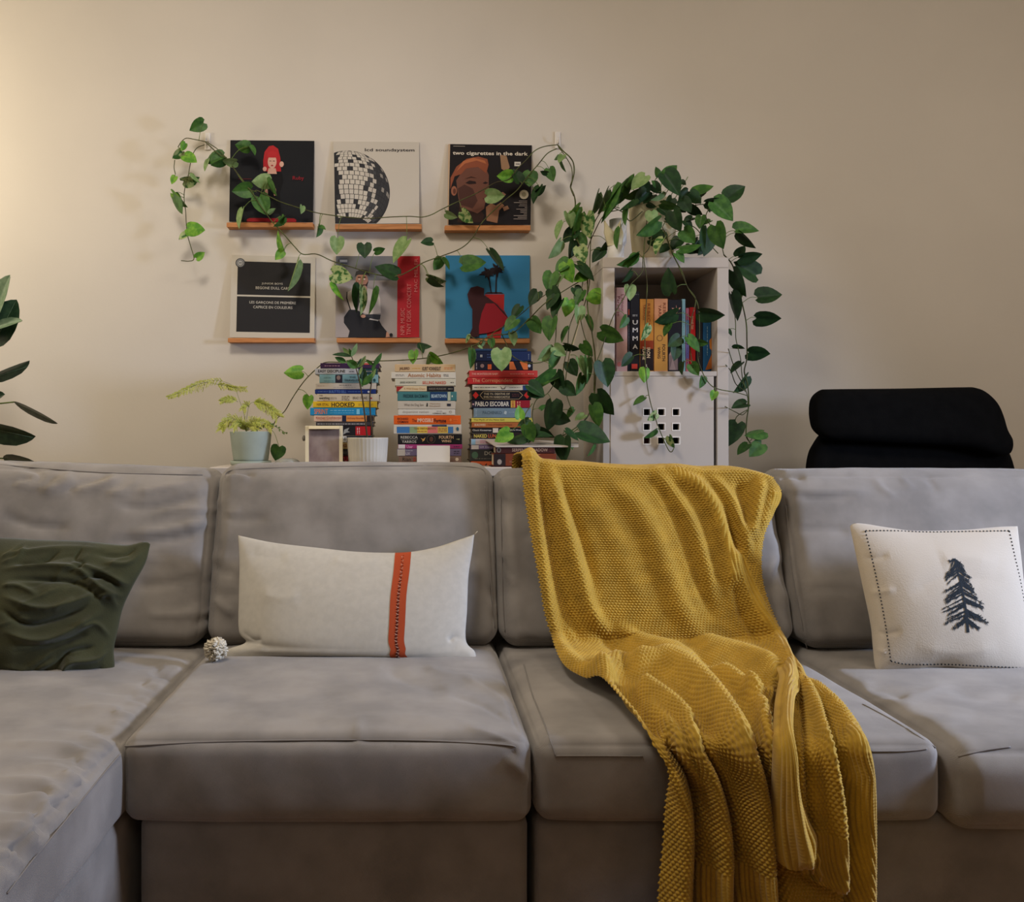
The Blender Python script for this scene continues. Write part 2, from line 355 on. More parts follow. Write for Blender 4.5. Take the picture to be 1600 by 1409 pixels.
# ---------------------------------------------------------------- pillows
def pillow(top, right, bottom, left, yb, yt, pyb, pyt, T, nu=150, nv=110, cr=(), prof=(2.2, .62), seed=1, wr=(.001, 30)):
    t, b, l, r = arc(top, nu), arc(bottom, nu), arc(left, nv), arc(right, nv)
    u = np.linspace(0, 1, nu)[:, None, None]; v = np.linspace(0, 1, nv)[None, :, None]
    G = (1-v)*t[:, None]+v*b[:, None]+(1-u)*l[None]+u*r[None]-((1-u)*(1-v)*t[0]+u*(1-v)*t[-1]+(1-u)*v*b[0]+u*v*b[-1])
    px, py = G[..., 0], G[..., 1]; y = yt+(yb-yt)*(py-pyt)/(pyb-pyt)
    uu, vv = u[..., 0], v[..., 0]
    th = T*(np.clip(1-np.abs(2*uu-1)**prof[0], 0, 1)*np.clip(1-np.abs(2*vv-1)**prof[0], 0, 1))**prof[1]
    out = []
    for s in (1, -1):
        Y = y-s*th*(1 if s > 0 else .8); A = np.stack([(px-CX)*y/F, Y, H-(py-CY)*y/F], -1); out.append(A.reshape(-1, 3))
    Q = gridq(nu, nv); A = out[0]; n = vnormals(A, Q)
    if n[:, 1].mean() > 0: n = -n
    e = (np.minimum(1, np.minimum(np.minimum(uu, 1-uu), np.minimum(vv, 1-vv))*14)).ravel()
    qx, qy = PX(A); A = A+n*((folds(qx, qy, cr)+wr[0]*wav(A, wr[1], seed))*e)[:, None]
    idx = np.arange(nu*nv).reshape(nu, nv); rim = np.zeros((nu, nv), bool); rim[0] = rim[-1] = True; rim[:, 0] = rim[:, -1] = True
    B = out[1]; V = np.vstack([A, B]); Q2 = Q[:, ::-1]+nu*nv
    mp = np.arange(2*nu*nv); mp[nu*nv:][rim.ravel()] = np.arange(nu*nv)[rim.ravel()]
    if np.cross(A[1]-A[0], A[nv]-A[0])[1] > 0: pass
    Qa = np.vstack([Q, mp[Q2]])
    f = np.cross(A[Q[:, 2]]-A[Q[:, 0]], A[Q[:, 3]]-A[Q[:, 1]])
    if f[:, 1].mean() > 0: Qa = Qa[:, ::-1]
    return V, Qa, (A, np.ones(len(A), bool)), A.reshape(nu, nv, 3)
# green velvet pillow
gcr0 = [(K(0,870, 40,862, 100,855, 180,858), 6, .006), (K(0,890, 60,885, 120,890, 160,920, 200,935), 8, .010), (K(10,905, 80,905, 130,915, 170,950), 6, -.008), (K(0,930, 60,950, 110,942, 160,922), 9, .010), (K(0,950, 40,975, 90,965, 140,945), 7, -.010),
       (K(0,985, 60,1000, 110,985, 160,950), 10, .010), (K(20,1010, 90,1005, 150,975), 7, -.007), (K(95,1058, 110,1035, 150,1030, 172,1012), 8, .010), (K(85,1050, 105,1020, 150,1010), 6, -.008), (K(110,895, 130,882, 118,872, 135,848), 4, -.006),
       (K(125,905, 150,900, 170,905, 195,925), 7, -.010), (K(110,880, 150,890, 190,910, 205,912), 7, .008), (K(215,855, 190,868, 150,865), 5, -.006), (K(225,860, 200,880, 160,880), 6, .006), (K(150,935, 170,930, 185,955), 7, .008), (K(120,985, 150,975, 175,1000), 6, .007),
       (K(95,860, 60,880, 20,880), 6, -.006), (K(40,850, 30,870, 0,880), 5, .005), (K(110,1050, 140,1050, 165,1040), 5, -.005), (K(0,1040, 50,1045, 90,1030), 9, .005), (K(60,930, 30,915, 0,915), 6, .006)]
gcr = [(p_, w_*.7, a_*1.5) for p_, w_, a_ in gcr0]+rnd_creases((10, 855, 190, 1045), 26, 70, 3.5, .004, -20, 8)
V, Q, s, _ = pillow(K(-90,870, -30,842, 10,840, 60,843, 130,845, 195,851, 226,846, 235,850), K(235,850, 227,880, 208,915, 192,950, 184,985, 178,1015, 178,1045, 160,1069),
                 K(-90,1045, 0,1056, 60,1060, 92,1058, 110,1066, 135,1069, 160,1069), K(-90,870, -100,950, -90,1045), 2.12, 2.22, 1065, 850, .075, cr=gcr, seed=4, wr=(.003, 30))
gp = npobj('throw_pillow', V, Q, M_green); tag(gp, 'rumpled dark olive green velvet throw pillow on the chaise seat', 'pillow')
# cream lumbar pillow with rust stripe and pompom
lp = root('lumbar_pillow', 'long cream woven pillow with a rust stripe and one pompom corner', 'pillow', (-.15, 2.27, .46))
lcr = [(K(376,985, 395,1000, 410,998), 6, -.007), (K(728,1000, 712,995, 700,1003), 5, -.006), (K(400,925, 440,935, 470,930), 14, .003), (K(380,860, 420,870, 450,865), 16, -.003), (K(520,870, 545,880, 600,872), 14, .003), (K(715,1005, 730,1015, 740,1030), 9, .004), (K(360,1020, 390,1008, 420,1012), 9, .004)]
V, Q, s, G = pillow(K(372,836, 385,839, 430,848, 500,856, 560,862, 630,863, 680,855, 720,842, 741,835), K(741,835, 738,860, 732,900, 730,950, 728,1000, 742,1018, 745,1037),
                 K(347,1030, 420,1034, 550,1037, 650,1039, 745,1037), K(372,836, 374,880, 373,930, 373,985, 384,1003, 355,1015, 347,1030), 2.21, 2.34, 1037, 840, .07, cr=lcr, seed=8, nu=180)
npobj('cover', V, Q, M_cream, lp)
def strip(G, u0, u1, lift, nm, m_, parent, wob=None):
    nu, nv = G.shape[:2]; us = np.linspace(u0, u1, 7)*(nu-1); R = []
    for u in us:
        i = int(u); f = u-i; R.append(G[i]*(1-f)+G[min(i+1, nu-1)]*f)
    R = np.array(R); R[:, :, 1] -= lift; Q = gridq(7, nv)
    top = R.reshape(-1, 3); bot = top+np.array([0, lift*.9, 0])
    return npobj(nm, np.vstack([top, bot]), np.vstack([Q[:, ::-1], Q+len(top)]), m_, parent)
band = strip(G, .660, .727, .0012, 'stripe', M_rust, lp)
m = MB(); nu = G.shape[0]
for j in range(2, G.shape[1]-3):
    u = .6935*(nu-1); i = int(u); c = G[i, j]+np.array([0, -.002, 0]); a = .0035*(1 if j % 2 else -1)
    m.tube([c+np.array([-a, 0, 0]), c+np.array([a, 0, -.003])], .0011, flat((70, 28, 22)) if j % 3 else flat((190, 150, 130)), 4)
m.build('braid_stitching', lp)
pc = W(337, 1014, 2.17); r_ = random.Random(3)
m = MB()
for i in range(420):
    d = np.array([r_.gauss(0, 1) for _ in range(3)]); d /= np.linalg.norm(d); e = np.cross(d, (0, .3, 1)); e /= np.linalg.norm(e); L = .027*r_.uniform(.8, 1.08)
    m.tube([pc+d*.004, pc+d*L*.8+e*.002, pc+d*L, pc+d*L*.8-e*.006], .0026, M_pom, 4)
m.build('pompom', lp, True)
m = MB(); m.tube([W(741, 835, 2.33), W(743, 833, 2.32), W(746, 830, 2.32)], .0012, M_pom, 4); m.build('loose_thread', lp)
# ivory pillow with spruce
tp = root('tree_pillow', 'square ivory pillow printed with a dark spruce tree and dashed border', 'pillow', (1.3, 2.2, .46))
tcr = [(K(1345,870, 1365,872, 1390,866), 6, -.003), (K(1355,925, 1375,925, 1400,920), 6, .003), (K(1368,985, 1385,990, 1410,985), 6, -.003), (K(1367,1015, 1385,1020), 5, .003), (K(1440,1048, 1470,1040, 1500,1048), 8, -.005), (K(1470,880, 1500,870, 1560,880), 20, .004), (K(1420,930, 1480,900, 1570,910), 20, -.003), (K(1430,1010, 1500,1020, 1560,1010), 18, .003)]
V, Q, ts, G = pillow(K(1328,822, 1334,818, 1350,818, 1395,825, 1430,829, 1500,828, 1560,823, 1590,822), K(1590,822, 1594,860, 1600,920, 1610,980, 1618,1030, 1620,1052),
                 K(1366,1030, 1370,1048, 1385,1052, 1430,1048, 1470,1046, 1520,1053, 1570,1054, 1620,1052), K(1328,822, 1336,860, 1350,920, 1362,970, 1365,1000, 1366,1030), 2.13, 2.25, 1050, 820, .07, cr=tcr, seed=12)
npobj('cover', V, Q, M_ivory, tp)
m = MB()
for line in (K(1352,829, 1395,829, 1450,831, 1520,830, 1577,829), K(1352,829, 1362,870, 1375,930, 1385,985, 1392,1033), K(1392,1033, 1420,1038, 1480,1038, 1540,1041, 1612,1044), K(1577,829, 1586,870, 1596,915, 1606,980, 1612,1044)):
    P = arc(np.array(line), 2); L = np.hypot(*np.diff(arc(np.array(line), 40), axis=0).T).sum(); n = int(L/5.4)*2; P = proj(ts, arc(np.array(line), n), .0012)
    for i in range(0, n-1, 2):
        a, b = P[i], P[i+1]; m.tube([a*.8+b*.2, a*.2+b*.8], .0016, M_ink, 5)
m.build('dashed_stitching', tp)
m = MB(); r_ = random.Random(5); polys = []
def cl(t): return np.array([1491+21*t+4*math.sin(3*t), 873+115*t])
for i in range(30): a, b = cl(i/30), cl((i+1)/30); wd = .8+1.6*(i/30); polys.append([(a[0]-wd, a[1]), (a[0]+wd, a[1]), (b[0]+wd, b[1]), (b[0]-wd, b[1])])
def branch(a, b, n, th):
    a = np.array(a, float); b = np.array(b, float); d = b-a; L = np.hypot(*d); nn = np.array([-d[1], d[0]])/L
    polys.append([tuple(a-nn*th), tuple(b), tuple(a+nn*th)])
    for k in range(n):
        t = r_.uniform(.15, 1); p = a+d*t; s = r_.choice((-1, 1, 1)); q = p+d/L*r_.uniform(1, 4)+np.array([0, 1])*r_.uniform(1, 5)*s; e = np.array([-(q-p)[1], (q-p)[0]]); e = e/np.hypot(*e)*.7
        polys.append([tuple(p-e), tuple(q), tuple(p+e)])
for side, tips in ((-1, [(1484,880), (1483,895), (1475,900), (1476,908), (1474,921), (1480,930), (1474,936), (1476,943), (1474,953), (1480,962), (1476,973), (1490,978), (1500,978)]),
                   (1, [(1498,880), (1508,886), (1511,894), (1521,905), (1523,915), (1524,921), (1531,932), (1538,946), (1537,953), (1542,967), (1545,974), (1535,980), (1525,980)])):
    for j, tpx in enumerate(tips):
        for q in range(3):
            tx, ty = tpx[0]+r_.uniform(0, 5)*-side, tpx[1]+r_.uniform(-4, 4); t0 = max(0, min(.9, (ty-873)/115-.10-.04*q*.5))
            branch(cl(t0), (tx, ty), 17, 1.35)
pt = sum(([p for p in pl] for pl in polys), []); WP = proj(ts, pt, .0012); k = 0; Vv = []; Fs = []
for pl in polys:
    Fs.append(tuple(range(k, k+len(pl)))); k += len(pl)
pyobj('spruce_print', WP, Fs, M_ink, tp)

SHARP[:] = [2, 1]
# ---------------------------------------------------------------- mustard knit throw
def Dm(py):
    py = np.asarray(py, float); a = 2.435+(2.265-2.435)*(py-740)/(1000-740)
    z = .4985+(.468-.4985)*(py-1000)/(170.); b = (H-z)*F/np.maximum(py-CY, 60)
    y = np.where(py < 1000, a, b); f = 1.60; y = np.where(py > 1170, f, np.maximum(y, f)); return y
def sheet(rows, ys, ncu, ncv, up, ridges, pat, name, parent, curl=.012, lift=0., sm=3):
    R = np.array([arc(np.array(r, float), 9) for r in rows]); G = catmull(R, ncv).transpose(1, 0, 2); G = catmull(G, ncu)   # (u, v, 2)
    px, py = G[..., 0], G[..., 1]; y = ys(px, py) if callable(ys) else Dm(py)
    for _ in range(sm*4): y[:, 1:-1] = (y[:, :-2]+2*y[:, 1:-1]+y[:, 2:])/4
    y = y-lift; A = np.stack([(px-CX)*y/F, y, H-(py-CY)*y/F], -1)
    return G, A
def respace(A, n):
    D = np.linalg.norm(np.diff(A, axis=1), axis=2).mean(0); c = np.r_[0, np.cumsum(D)]; t = np.interp(np.linspace(0, c[-1], n), c, np.arange(len(c)))
    i = np.minimum(t.astype(int), A.shape[1]-2); f = (t-i)[None, :, None]; return A[:, i]*(1-f)+A[:, i+1]*f
def finish(A, ridges, up, pat, name, parent, curl):
    A = respace(A, A.shape[1])
    ncu, ncv = A.shape[:2]; Q = gridq(ncu, ncv); n = vnormals(A.reshape(-1, 3), Q).reshape(A.shape)
    if n[..., 1].mean() > 0: n = -n
    fl = A.reshape(-1, 3); qx, qy = PX(fl); d = folds(qx, qy, ridges).reshape(ncu, ncv)*1.75
    uu = np.linspace(0, 1, ncu)[:, None]; e = np.minimum(uu, 1-uu)*ncu
    A = A+n*d[..., None]; A[..., 1] += curl*np.clip(1-e/4, 0, 1)**2
    B = catmull(A, ncu*up).transpose(1, 0, 2); B = catmull(B, ncv*up).transpose(1, 0, 2)
    nu, nv = B.shape[:2]; Qf = gridq(nu, nv); n = vnormals(B.reshape(-1, 3), Qf).reshape(B.shape)
    if n[..., 1].mean() > 0: n = -n; Qf = Qf[:, ::-1]
    s = np.vstack([np.zeros((1, nv)), np.cumsum(np.linalg.norm(np.diff(B, axis=0), axis=2), 0)])
    t = np.hstack([np.zeros((nu, 1)), np.cumsum(np.linalg.norm(np.diff(B, axis=1), axis=2), 1)])
    tm = t.mean(0)
    if nv > 800: g_ = np.interp(B[..., 2].mean(0), [.44, .455, .50, .53], [1, .66, .66, 1]); tm = np.r_[0, np.cumsum(np.diff(tm)*g_[1:])]
    t = (t-t.mean(0)[None])*.1+tm[None]
    wd_ = s[-1]; k_ = np.exp(-(np.arange(-400, 401)/170.)**2); k_ /= k_.sum()
    if nv > 800: wd_ = np.convolve(np.pad(wd_, 400, mode='edge'), k_, 'valid')
    s = .2*s+.8*np.linspace(0, 1, nu)[:, None]*wd_[None]
    U = np.linspace(0, 1, nu)[:, None]*np.ones((1, nv)); Vv = np.linspace(0, 1, nv)[None]*np.ones((nu, 1))
    B = B+n*pat(s, t, U, Vv, s[-1][None]*np.ones((nu, 1)))[..., None]
    return npobj(name, B.reshape(-1, 3), Qf[:, ::-1], M_knit, parent)
def moss(s, t, P=.0098, Qq=.0066, A=.0050):
    row = np.floor(t/Qq); a = np.abs(np.cos(math.pi*(s/P+.5*row))); b = np.abs(np.sin(math.pi*t/Qq)); return A*(a*b+1e-6)**.8
def rib(s, t, P=.0105, Qq=.006, A=.0042):
    a = np.abs(np.sin(math.pi*s/P))**.7; lean_ = np.abs(np.sin(math.pi*(t/Qq+.45*np.abs(((s/P) % 1)-.5)*2))); return A*a*(.72+.28*lean_)
throw = root('knit_throw', 'mustard yellow chunky knit throw draped over the sofa back and seat', 'blanket', (.6, 2.0, .47))
rows = [K(816,715, 846,717, 872,728, 905,727, 960,732, 1015,734, 1030,730, 1100,736, 1150,736, 1195,738, 1210,747),
        K(820,770, 890,778, 975,782, 1055,784, 1135,786, 1222,776),
        K(829,830, 900,835, 985,840, 1060,842, 1125,843, 1196,836),
        K(843,910, 915,912, 995,915, 1065,917, 1130,918, 1193,905),
        K(855,975, 925,982, 1005,986, 1075,986, 1140,984, 1214,972),
        K(880,1042, 950,1037, 1030,1032, 1100,1030, 1180,1034, 1252,1058),
        K(935,1082, 1010,1085, 1080,1082, 1140,1080, 1210,1080, 1295,1095),
        K(982,1135, 1050,1140, 1110,1145, 1170,1145, 1240,1138, 1345,1142),
        K(1036,1188, 1085,1198, 1140,1203, 1200,1204, 1270,1200, 1364,1200),
        K(1041,1290, 1088,1295, 1145,1298, 1210,1298, 1280,1298, 1366,1298),
        K(1032,1400, 1085,1400, 1145,1400, 1210,1400, 1280,1400, 1366,1400),
        K(1028,1510, 1085,1510, 1145,1510, 1210,1510, 1280,1510, 1366,1510)]
rg = [(K(826,716, 834,780, 842,850, 855,940, 872,1010, 905,1048, 950,1072), 11, .014, 0), (K(852,718, 868,770, 885,830, 905,900, 925,960, 960,1000), 11, .016), (K(838,730, 852,800, 868,880, 885,950, 915,1010), 8, -.008), (K(872,740, 890,790, 912,850, 935,930), 9, -.008),
      (K(930,738, 985,780, 1018,830, 1045,900, 1070,960, 1110,1010), 17, .010), (K(905,760, 950,820, 985,900, 1010,960), 16, .004), (K(1010,740, 1045,780, 1075,850, 1100,930, 1120,975), 10, -.006),
      (K(1022,730, 1040,760, 1075,810, 1100,880, 1118,950), 11, .009), (K(1040,733, 1085,755, 1115,795, 1133,850, 1142,900, 1155,960), 11, .014), (K(1130,790, 1150,850, 1165,900, 1190,970), 7, -.010), (K(1105,738, 1140,780, 1160,830, 1175,880), 8, .010), (K(1150,745, 1165,790, 1170,830), 9, -.008),
      (K(1190,742, 1184,775, 1176,815, 1172,845), 9, .013), (K(1213,760, 1200,790, 1190,830), 8, .006), (K(1152,870, 1175,930, 1205,985, 1235,1030, 1250,1060), 11, .014, 0), (K(1140,900, 1160,960, 1190,1010), 7, -.008),
      (K(960,975, 1000,1005, 1060,1025, 1110,1055), 11, .014), (K(930,985, 975,1020, 1040,1045), 9, -.008), (K(1080,1000, 1130,1015, 1180,1030, 1230,1050), 11, .014), (K(1060,1020, 1120,1040, 1180,1060, 1215,1062), 9, -.010),
      (K(1000,1040, 965,1045, 942,1065, 950,1095, 985,1140, 1030,1185), 15, .022), (K(975,1085, 1000,1115, 1040,1160), 12, -.010), (K(1005,1045, 1050,1048, 1090,1075, 1125,1115, 1155,1165, 1175,1220, 1186,1300, 1196,1450), 17, .030, 0), (K(1060,1080, 1095,1120, 1110,1160), 12, -.008),
      (K(990,1100, 1035,1140, 1065,1180, 1090,1230), 10, .018), (K(1010,1090, 1060,1130, 1095,1180, 1115,1250, 1125,1330, 1122,1450), 14, .026, 0), (K(1030,1185, 1055,1230, 1065,1300, 1055,1450), 15, .022, 0),
      (K(1045,1165, 1078,1220, 1088,1300, 1088,1450), 7, -.022, 0), (K(1085,1150, 1125,1220, 1146,1300, 1150,1450), 6, -.026, 0), (K(1105,1035, 1150,1070, 1185,1110, 1200,1170), 10, .018), (K(1160,1085, 1190,1100, 1215,1085), 8, .014), (K(1150,1110, 1180,1160, 1195,1220, 1205,1300, 1213,1450), 7, -.018, 0),
      (K(1190,1110, 1200,1180, 1204,1260), 8, .014), (K(1222,1060, 1218,1150, 1213,1300, 1215,1450), 10, -.022, 0), (K(1250,1080, 1290,1095, 1330,1150, 1350,1220, 1352,1450), 14, .014, 0), (K(1270,1120, 1300,1180, 1325,1260, 1326,1450), 8, -.014, 0)]
G, A = sheet(rows, None, 110, 250, 4, rg, None, '', throw)
# let the cloth run over the cushion top and hang behind
b0 = A[:, 0]; back = [b0+np.array([0, .30, -.10]), b0+np.array([0, .245, -.012]), b0+np.array([0, .16, .004]), b0+np.array([0, .07, .006])]
bk = catmull(np.array(back+[b0]), 40)[:-1].transpose(1, 0, 2); A = np.concatenate([bk, A], 1)
# bands of ribbing where the border shows, traced on the finished grid
A = respace(A, 300)
def pat_main(s, t, U, V, Wd):
    nu, nv = s.shape; iu = np.linspace(0, A.shape[0]-1, nu).astype(int); iv = np.linspace(0, A.shape[1]-1, nv).astype(int)
    P = A[iu][:, iv]; px = CX+P[..., 0]*F/P[..., 1]; py = CY-(P[..., 2]-H)*F/P[..., 1]; k = np.zeros_like(s)
    for pl, wd in ((K(1058,738, 1092,762, 1118,800, 1134,850, 1145,900), 9), (K(1154,875, 1176,930, 1207,985, 1238,1030, 1252,1062), 10)):
        m_ = (px > 1030) & (px < 1280) & (py < 1090) & (P[..., 1] < 2.5); d, _ = polyd(px[m_], py[m_], catmull(np.array(pl, float), 16)); q = np.zeros_like(k); q[m_] = np.clip((wd-d)/3, 0, 1); k = np.maximum(k, q)
    k = np.maximum(k, np.clip((px-1319)/4, 0, 1)*(py > 1150)); k = np.maximum(k, np.clip((px-(1150+(py-740)*0+50))/3, 0, 1)*(py > 768)*(py < 812))
    k = np.maximum(k, np.clip((py-1345)/4, 0, 1)*(px > 1092)*(px < 1213)); return moss(s, t)*(1-k)+rib(s, t)*k
finish(A, rg, 4, pat_main, 'knit_panel', throw, .012)
rib_only = lambda s, t, U, V, Wd: rib(s, t)
f2 = [K(1246,1078, 1262,1078), K(1244,1120, 1283,1112), K(1244,1200, 1303,1190), K(1246,1280, 1318,1270), K(1250,1340, 1322,1335), K(1262,1375, 1320,1395)]
def dep(off): return lambda px, py: Dm(py)-off
G, A2 = sheet(f2, dep(.030), 26, 70, 4, [], None, '', throw)
finish(A2, [(K(1262,1080, 1290,1150, 1306,1250, 1312,1380), 9, .016, 0), (K(1250,1100, 1262,1200, 1270,1370), 7, -.008, 0)], 4, lambda s, t, U, V, Wd: np.where(V > .83, rib(s, t), moss(s, t)), 'folded_corner', throw, .022)
f1 = [K(1222,1052, 1232,1046, 1246,1056), K(1226,1075, 1238,1072, 1251,1082), K(1220,1110, 1232,1108, 1243,1112), K(1216,1180, 1230,1180, 1241,1178), K(1215,1240, 1232,1240, 1250,1236), K(1214,1290, 1240,1290, 1268,1284), K(1216,1335, 1246,1330, 1282,1312), K(1222,1352, 1246,1358, 1280,1332)]
G, A3 = sheet(f1, dep(.058), 22, 80, 4, [], None, '', throw)
finish(A3, [(K(1236,1050, 1234,1120, 1230,1200, 1240,1280, 1255,1340), 10, .018, 0)], 4, lambda s, t, U, V, Wd: rib(U*.075, t, P=.0094, A=.0038), 'ribbed_border', throw, .03)
m = MB(); m.tube([W(1276, 1333, 1.55), W(1281, 1345, 1.548), W(1279, 1356, 1.55), W(1284, 1368, 1.552), W(1282, 1376, 1.56)], .0022, M_knit, 5)
m.tube([W(1276, 1334, 1.55), W(1272, 1352, 1.548), W(1270, 1365, 1.553)], .0022, M_knit, 5); m.build('yarn_end', throw, True)
# ---------------------------------------------------------------- lettering
_txt = {}
BOLD = ('lcd soundsystem', 'two cigarettes in the dark', 'Atomic Habits', 'everything', 'Chuck Klosterman', "But What If We're Wrong?", 'Fortune')
THIN = ('NPR MUSIC', 'TINY DESK CONCERT', 'MAC MILLER', 'JUNIOR BOYS', 'BEGONE DULL CARE', 'LES GARÇONS DE PREMIÈRE', 'CAPRICE EN COULEURS', 'BRAD STONE', 'REBECCA', 'YARROS')
def text_geo(s):
    if s in _txt: return _txt[s]
    c = bpy.data.curves.new('t', 'FONT'); c.body = s; c.resolution_u = 2; c.size = 1; c.offset = .018 if (s.isupper() or s in BOLD) and s not in THIN else 0
    o = bpy.data.objects.new('t', c); C.objects.link(o); me = bpy.data.meshes.new_from_object(o)
    V = np.array([v.co[:] for v in me.vertices]); Fs = [list(p.vertices) for p in me.polygons]
    bpy.data.objects.remove(o); bpy.data.meshes.remove(me); bpy.data.curves.remove(c)
    if len(V) == 0: V = np.zeros((0, 3)); r = (V, [])
    else:
        V[:, 0] -= V[:, 0].min(); V[:, 0] /= max(V[:, 0].max(), 1e-6); V[:, 1] -= V[:, 1].min(); V[:, 1] /= max(V[:, 1].max(), 1e-6); r = (V, Fs)
    _txt[s] = r; return r
class Print:
    """flat print on a small flat face: fn maps px coordinates (and a layer number) to a point of that face"""
    def __init__(s, fn): s.fn = fn; s.mb = MB(); s.k = 0
    def poly(s, pts, rgb, bump=True):
        if bump: s.k += 1
        s.mb.add([s.fn(a, b, s.k) for a, b in pts], [list(range(len(pts)))], flat(rgb)); return s
    def rect(s, x0, y0, x1, y1, rgb): return s.poly([(x0, y1), (x1, y1), (x1, y0), (x0, y0)], rgb)
    def text(s, t, x0, y0, x1, y1, rgb, vert=0):
        V, Fs = text_geo(t); s.k += 1
        if vert > 0: P = [s.fn(x0+v[1]*(x1-x0), y0+v[0]*(y1-y0), s.k) for v in V]      # reads downwards
        elif vert < 0: P = [s.fn(x0+(1-(1-v[1]))*0+(1-v[1])*(x1-x0)*1.0, y1-v[0]*(y1-y0), s.k) for v in V]   # reads upwards
        else: P = [s.fn(x0+v[0]*(x1-x0), y1-v[1]*(y1-y0), s.k) for v in V]
        s.mb.add(P, Fs, flat(rgb)); return s
    def bars(s, x0, y0, x1, y1, rgb, n=1, vert=0):
        """writing too small to read: short dashes"""
        r = random.Random(int(x0*7+y0*13)); s.k += 1
        for i in range(n):
            if vert: a = x0+(x1-x0)*(i+.3)/n; b = x0+(x1-x0)*(i+.7)/n; p = y0
            else: a = y0+(y1-y0)*(i+.3)/n; b = y0+(y1-y0)*(i+.7)/n; p = x0
            end = (y1 if vert else x1)
            while p < end:
                q = min(end, p+r.uniform(1.5, 5))
                pts = [(a, p), (b, p), (b, q), (a, q)] if vert else [(p, b), (q, b), (q, a), (p, a)]
                s.mb.add([s.fn(u, v, s.k) for u, v in pts], [[0, 1, 2, 3]], flat(rgb)); p = q+r.uniform(.6, 1.4)
        return s
    def disc(s, cx, cy, rx, ry, rgb, n=20): return s.poly([(cx+rx*math.cos(2*math.pi*i/n), cy+ry*math.sin(2*math.pi*i/n)) for i in range(n)], rgb)
    def ring(s, cx, cy, r0, r1, rgb, n=24):
        s.k += 1; V = []
        for i in range(n): a = 2*math.pi*i/n; V += [s.fn(cx+r0*math.cos(a), cy+r0*math.sin(a), s.k), s.fn(cx+r1*math.cos(a), cy+r1*math.sin(a), s.k)]
        s.mb.add(V, [[2*i, 2*i+1, (2*i+3) % (2*n), (2*i+2) % (2*n)] for i in range(n)], flat(rgb)); return s
    def build(s, name, parent):
        if not s.mb.v: return None
        return s.mb.build(name, parent)

# ---------------------------------------------------------------- record ledges and sleeves
M_oak = mat('oiled_pine', (204, 140, 86), .6, rgb2=(182, 118, 68), vscale=14, stretch=(1, 6, 14), bump=.1, bscale=60)
LED = [((354, 347.5, 489, 357), 'pine picture ledge under the black sleeve with the red-haired figure, top left', 1),
       ((523.5, 350, 659, 360), 'pine picture ledge under the white sleeve with the mirrored ball, top centre', 2),
       ((695, 352, 829, 362), 'pine picture ledge under the sleeve titled two cigarettes in the dark', 3),
       ((356, 528, 491, 537), 'pine picture ledge under the white sleeve with two dark panels', 4),
       ((526, 528, 657, 537), 'pine picture ledge under the grey sleeve with a red strip', 5),
       ((695.5, 529, 828, 538), 'pine picture ledge under the blue sleeve, bottom right', 6)]
YL = 3.322
for (x0, y0, x1, y1), lab, k in LED:
    a = W(x0, y1-2.5, YL); b = W(x1, y0, YL); t = root('picture_ledge', lab, 'shelf', ((a[0]+b[0])/2, YW, a[2]), 'picture ledges on the wall')
    m = MB(); m.box(a[0], b[0], YL+.009, YW-.009, a[2], a[2]+.009, M_oak, .001); m.build('base', t)
    m = MB(); m.box(a[0], b[0], YL, YL+.008, a[2]-.001, b[2], M_oak, .0012); m.build('front_lip', t)
    m = MB(); m.box(a[0], b[0], YW-.008, YW, a[2], b[2]+.004, M_oak, .001); m.build('back_rail', t)
def sleeve(q, edge, base, lab, name='record_sleeve'):
    """q: picture corners TL TR BR BL; a thin card sleeve leaning on the wall"""
    yt, yb = YW-.006, YL+.014
    (a, b, c, d) = q; ytop = (a[1]+b[1])/2; ybot = (c[1]+d[1])/2
    def fn(px, py, k): y = yb+(yt-yb)*(ybot-py)/(ybot-ytop)-.0002*k-.0003; return W(px, py, y)
    def st(u, v): # bilinear, v up
        p = (1-v)*((1-u)*np.array(d)+u*np.array(c))+v*((1-u)*np.array(a)+u*np.array(b)); return p
    t = root(name, lab, 'record', W((c[0]+d[0])/2, ybot, yb), 'record sleeves on the ledges')
    m = MB(); F0 = [fn(*st(u, v), 0) for u, v in ((0, 0), (1, 0), (1, 1), (0, 1))]; B0 = [p+np.array([0, .004, 0]) for p in F0]
    m.add(F0, [(0, 1, 2, 3)], flat(base)); m.add(F0+B0, [(4, 7, 6, 5), (0, 4, 5, 1), (1, 5, 6, 2), (2, 6, 7, 3), (3, 7, 4, 0)], flat(edge)); m.build('card_sleeve', t)
    P = Print(lambda u, v, k: fn(*st(u, v), k)); return t, P
def pp(P, pts, rgb): return P.poly([(a, b) for a, b in pts], rgb)
class Flip:
    def __init__(s, P): s.P = P
# 1: black sleeve
t, P = sleeve([(360, 219), (491, 220), (489, 347), (358, 346)], (70, 62, 56), (26, 27, 30), 'black record sleeve with a small red-haired figure in dark clothes, top left')
def blob(cx, cy, rx, ry, n=18, a0=0, w=0): return [(cx+rx*math.cos(2*math.pi*i/n+a0)*(1+w*math.sin(5*i)), cy+ry*math.sin(2*math.pi*i/n+a0)) for i in range(n)]
P.poly([(.21, .0), (.80, .0), (.80, .028), (.77, .045), (.24, .045), (.21, .028)], (150, 28, 36))
P.poly([(.36, .10), (.62, .10), (.60, .35), (.64, .50), (.62, .60), (.55, .66), (.45, .66), (.38, .60), (.35, .45)], (14, 14, 16))
P.poly(blob(.44, .36, .018, .05), (176, 130, 108)); P.poly(blob(.54, .37, .016, .05), (176, 130, 108))
P.poly([(.40, .62), (.61, .62), (.60, .78), (.57, .90), (.51, .94), (.46, .93), (.41, .86), (.395, .75)], (176, 40, 44))
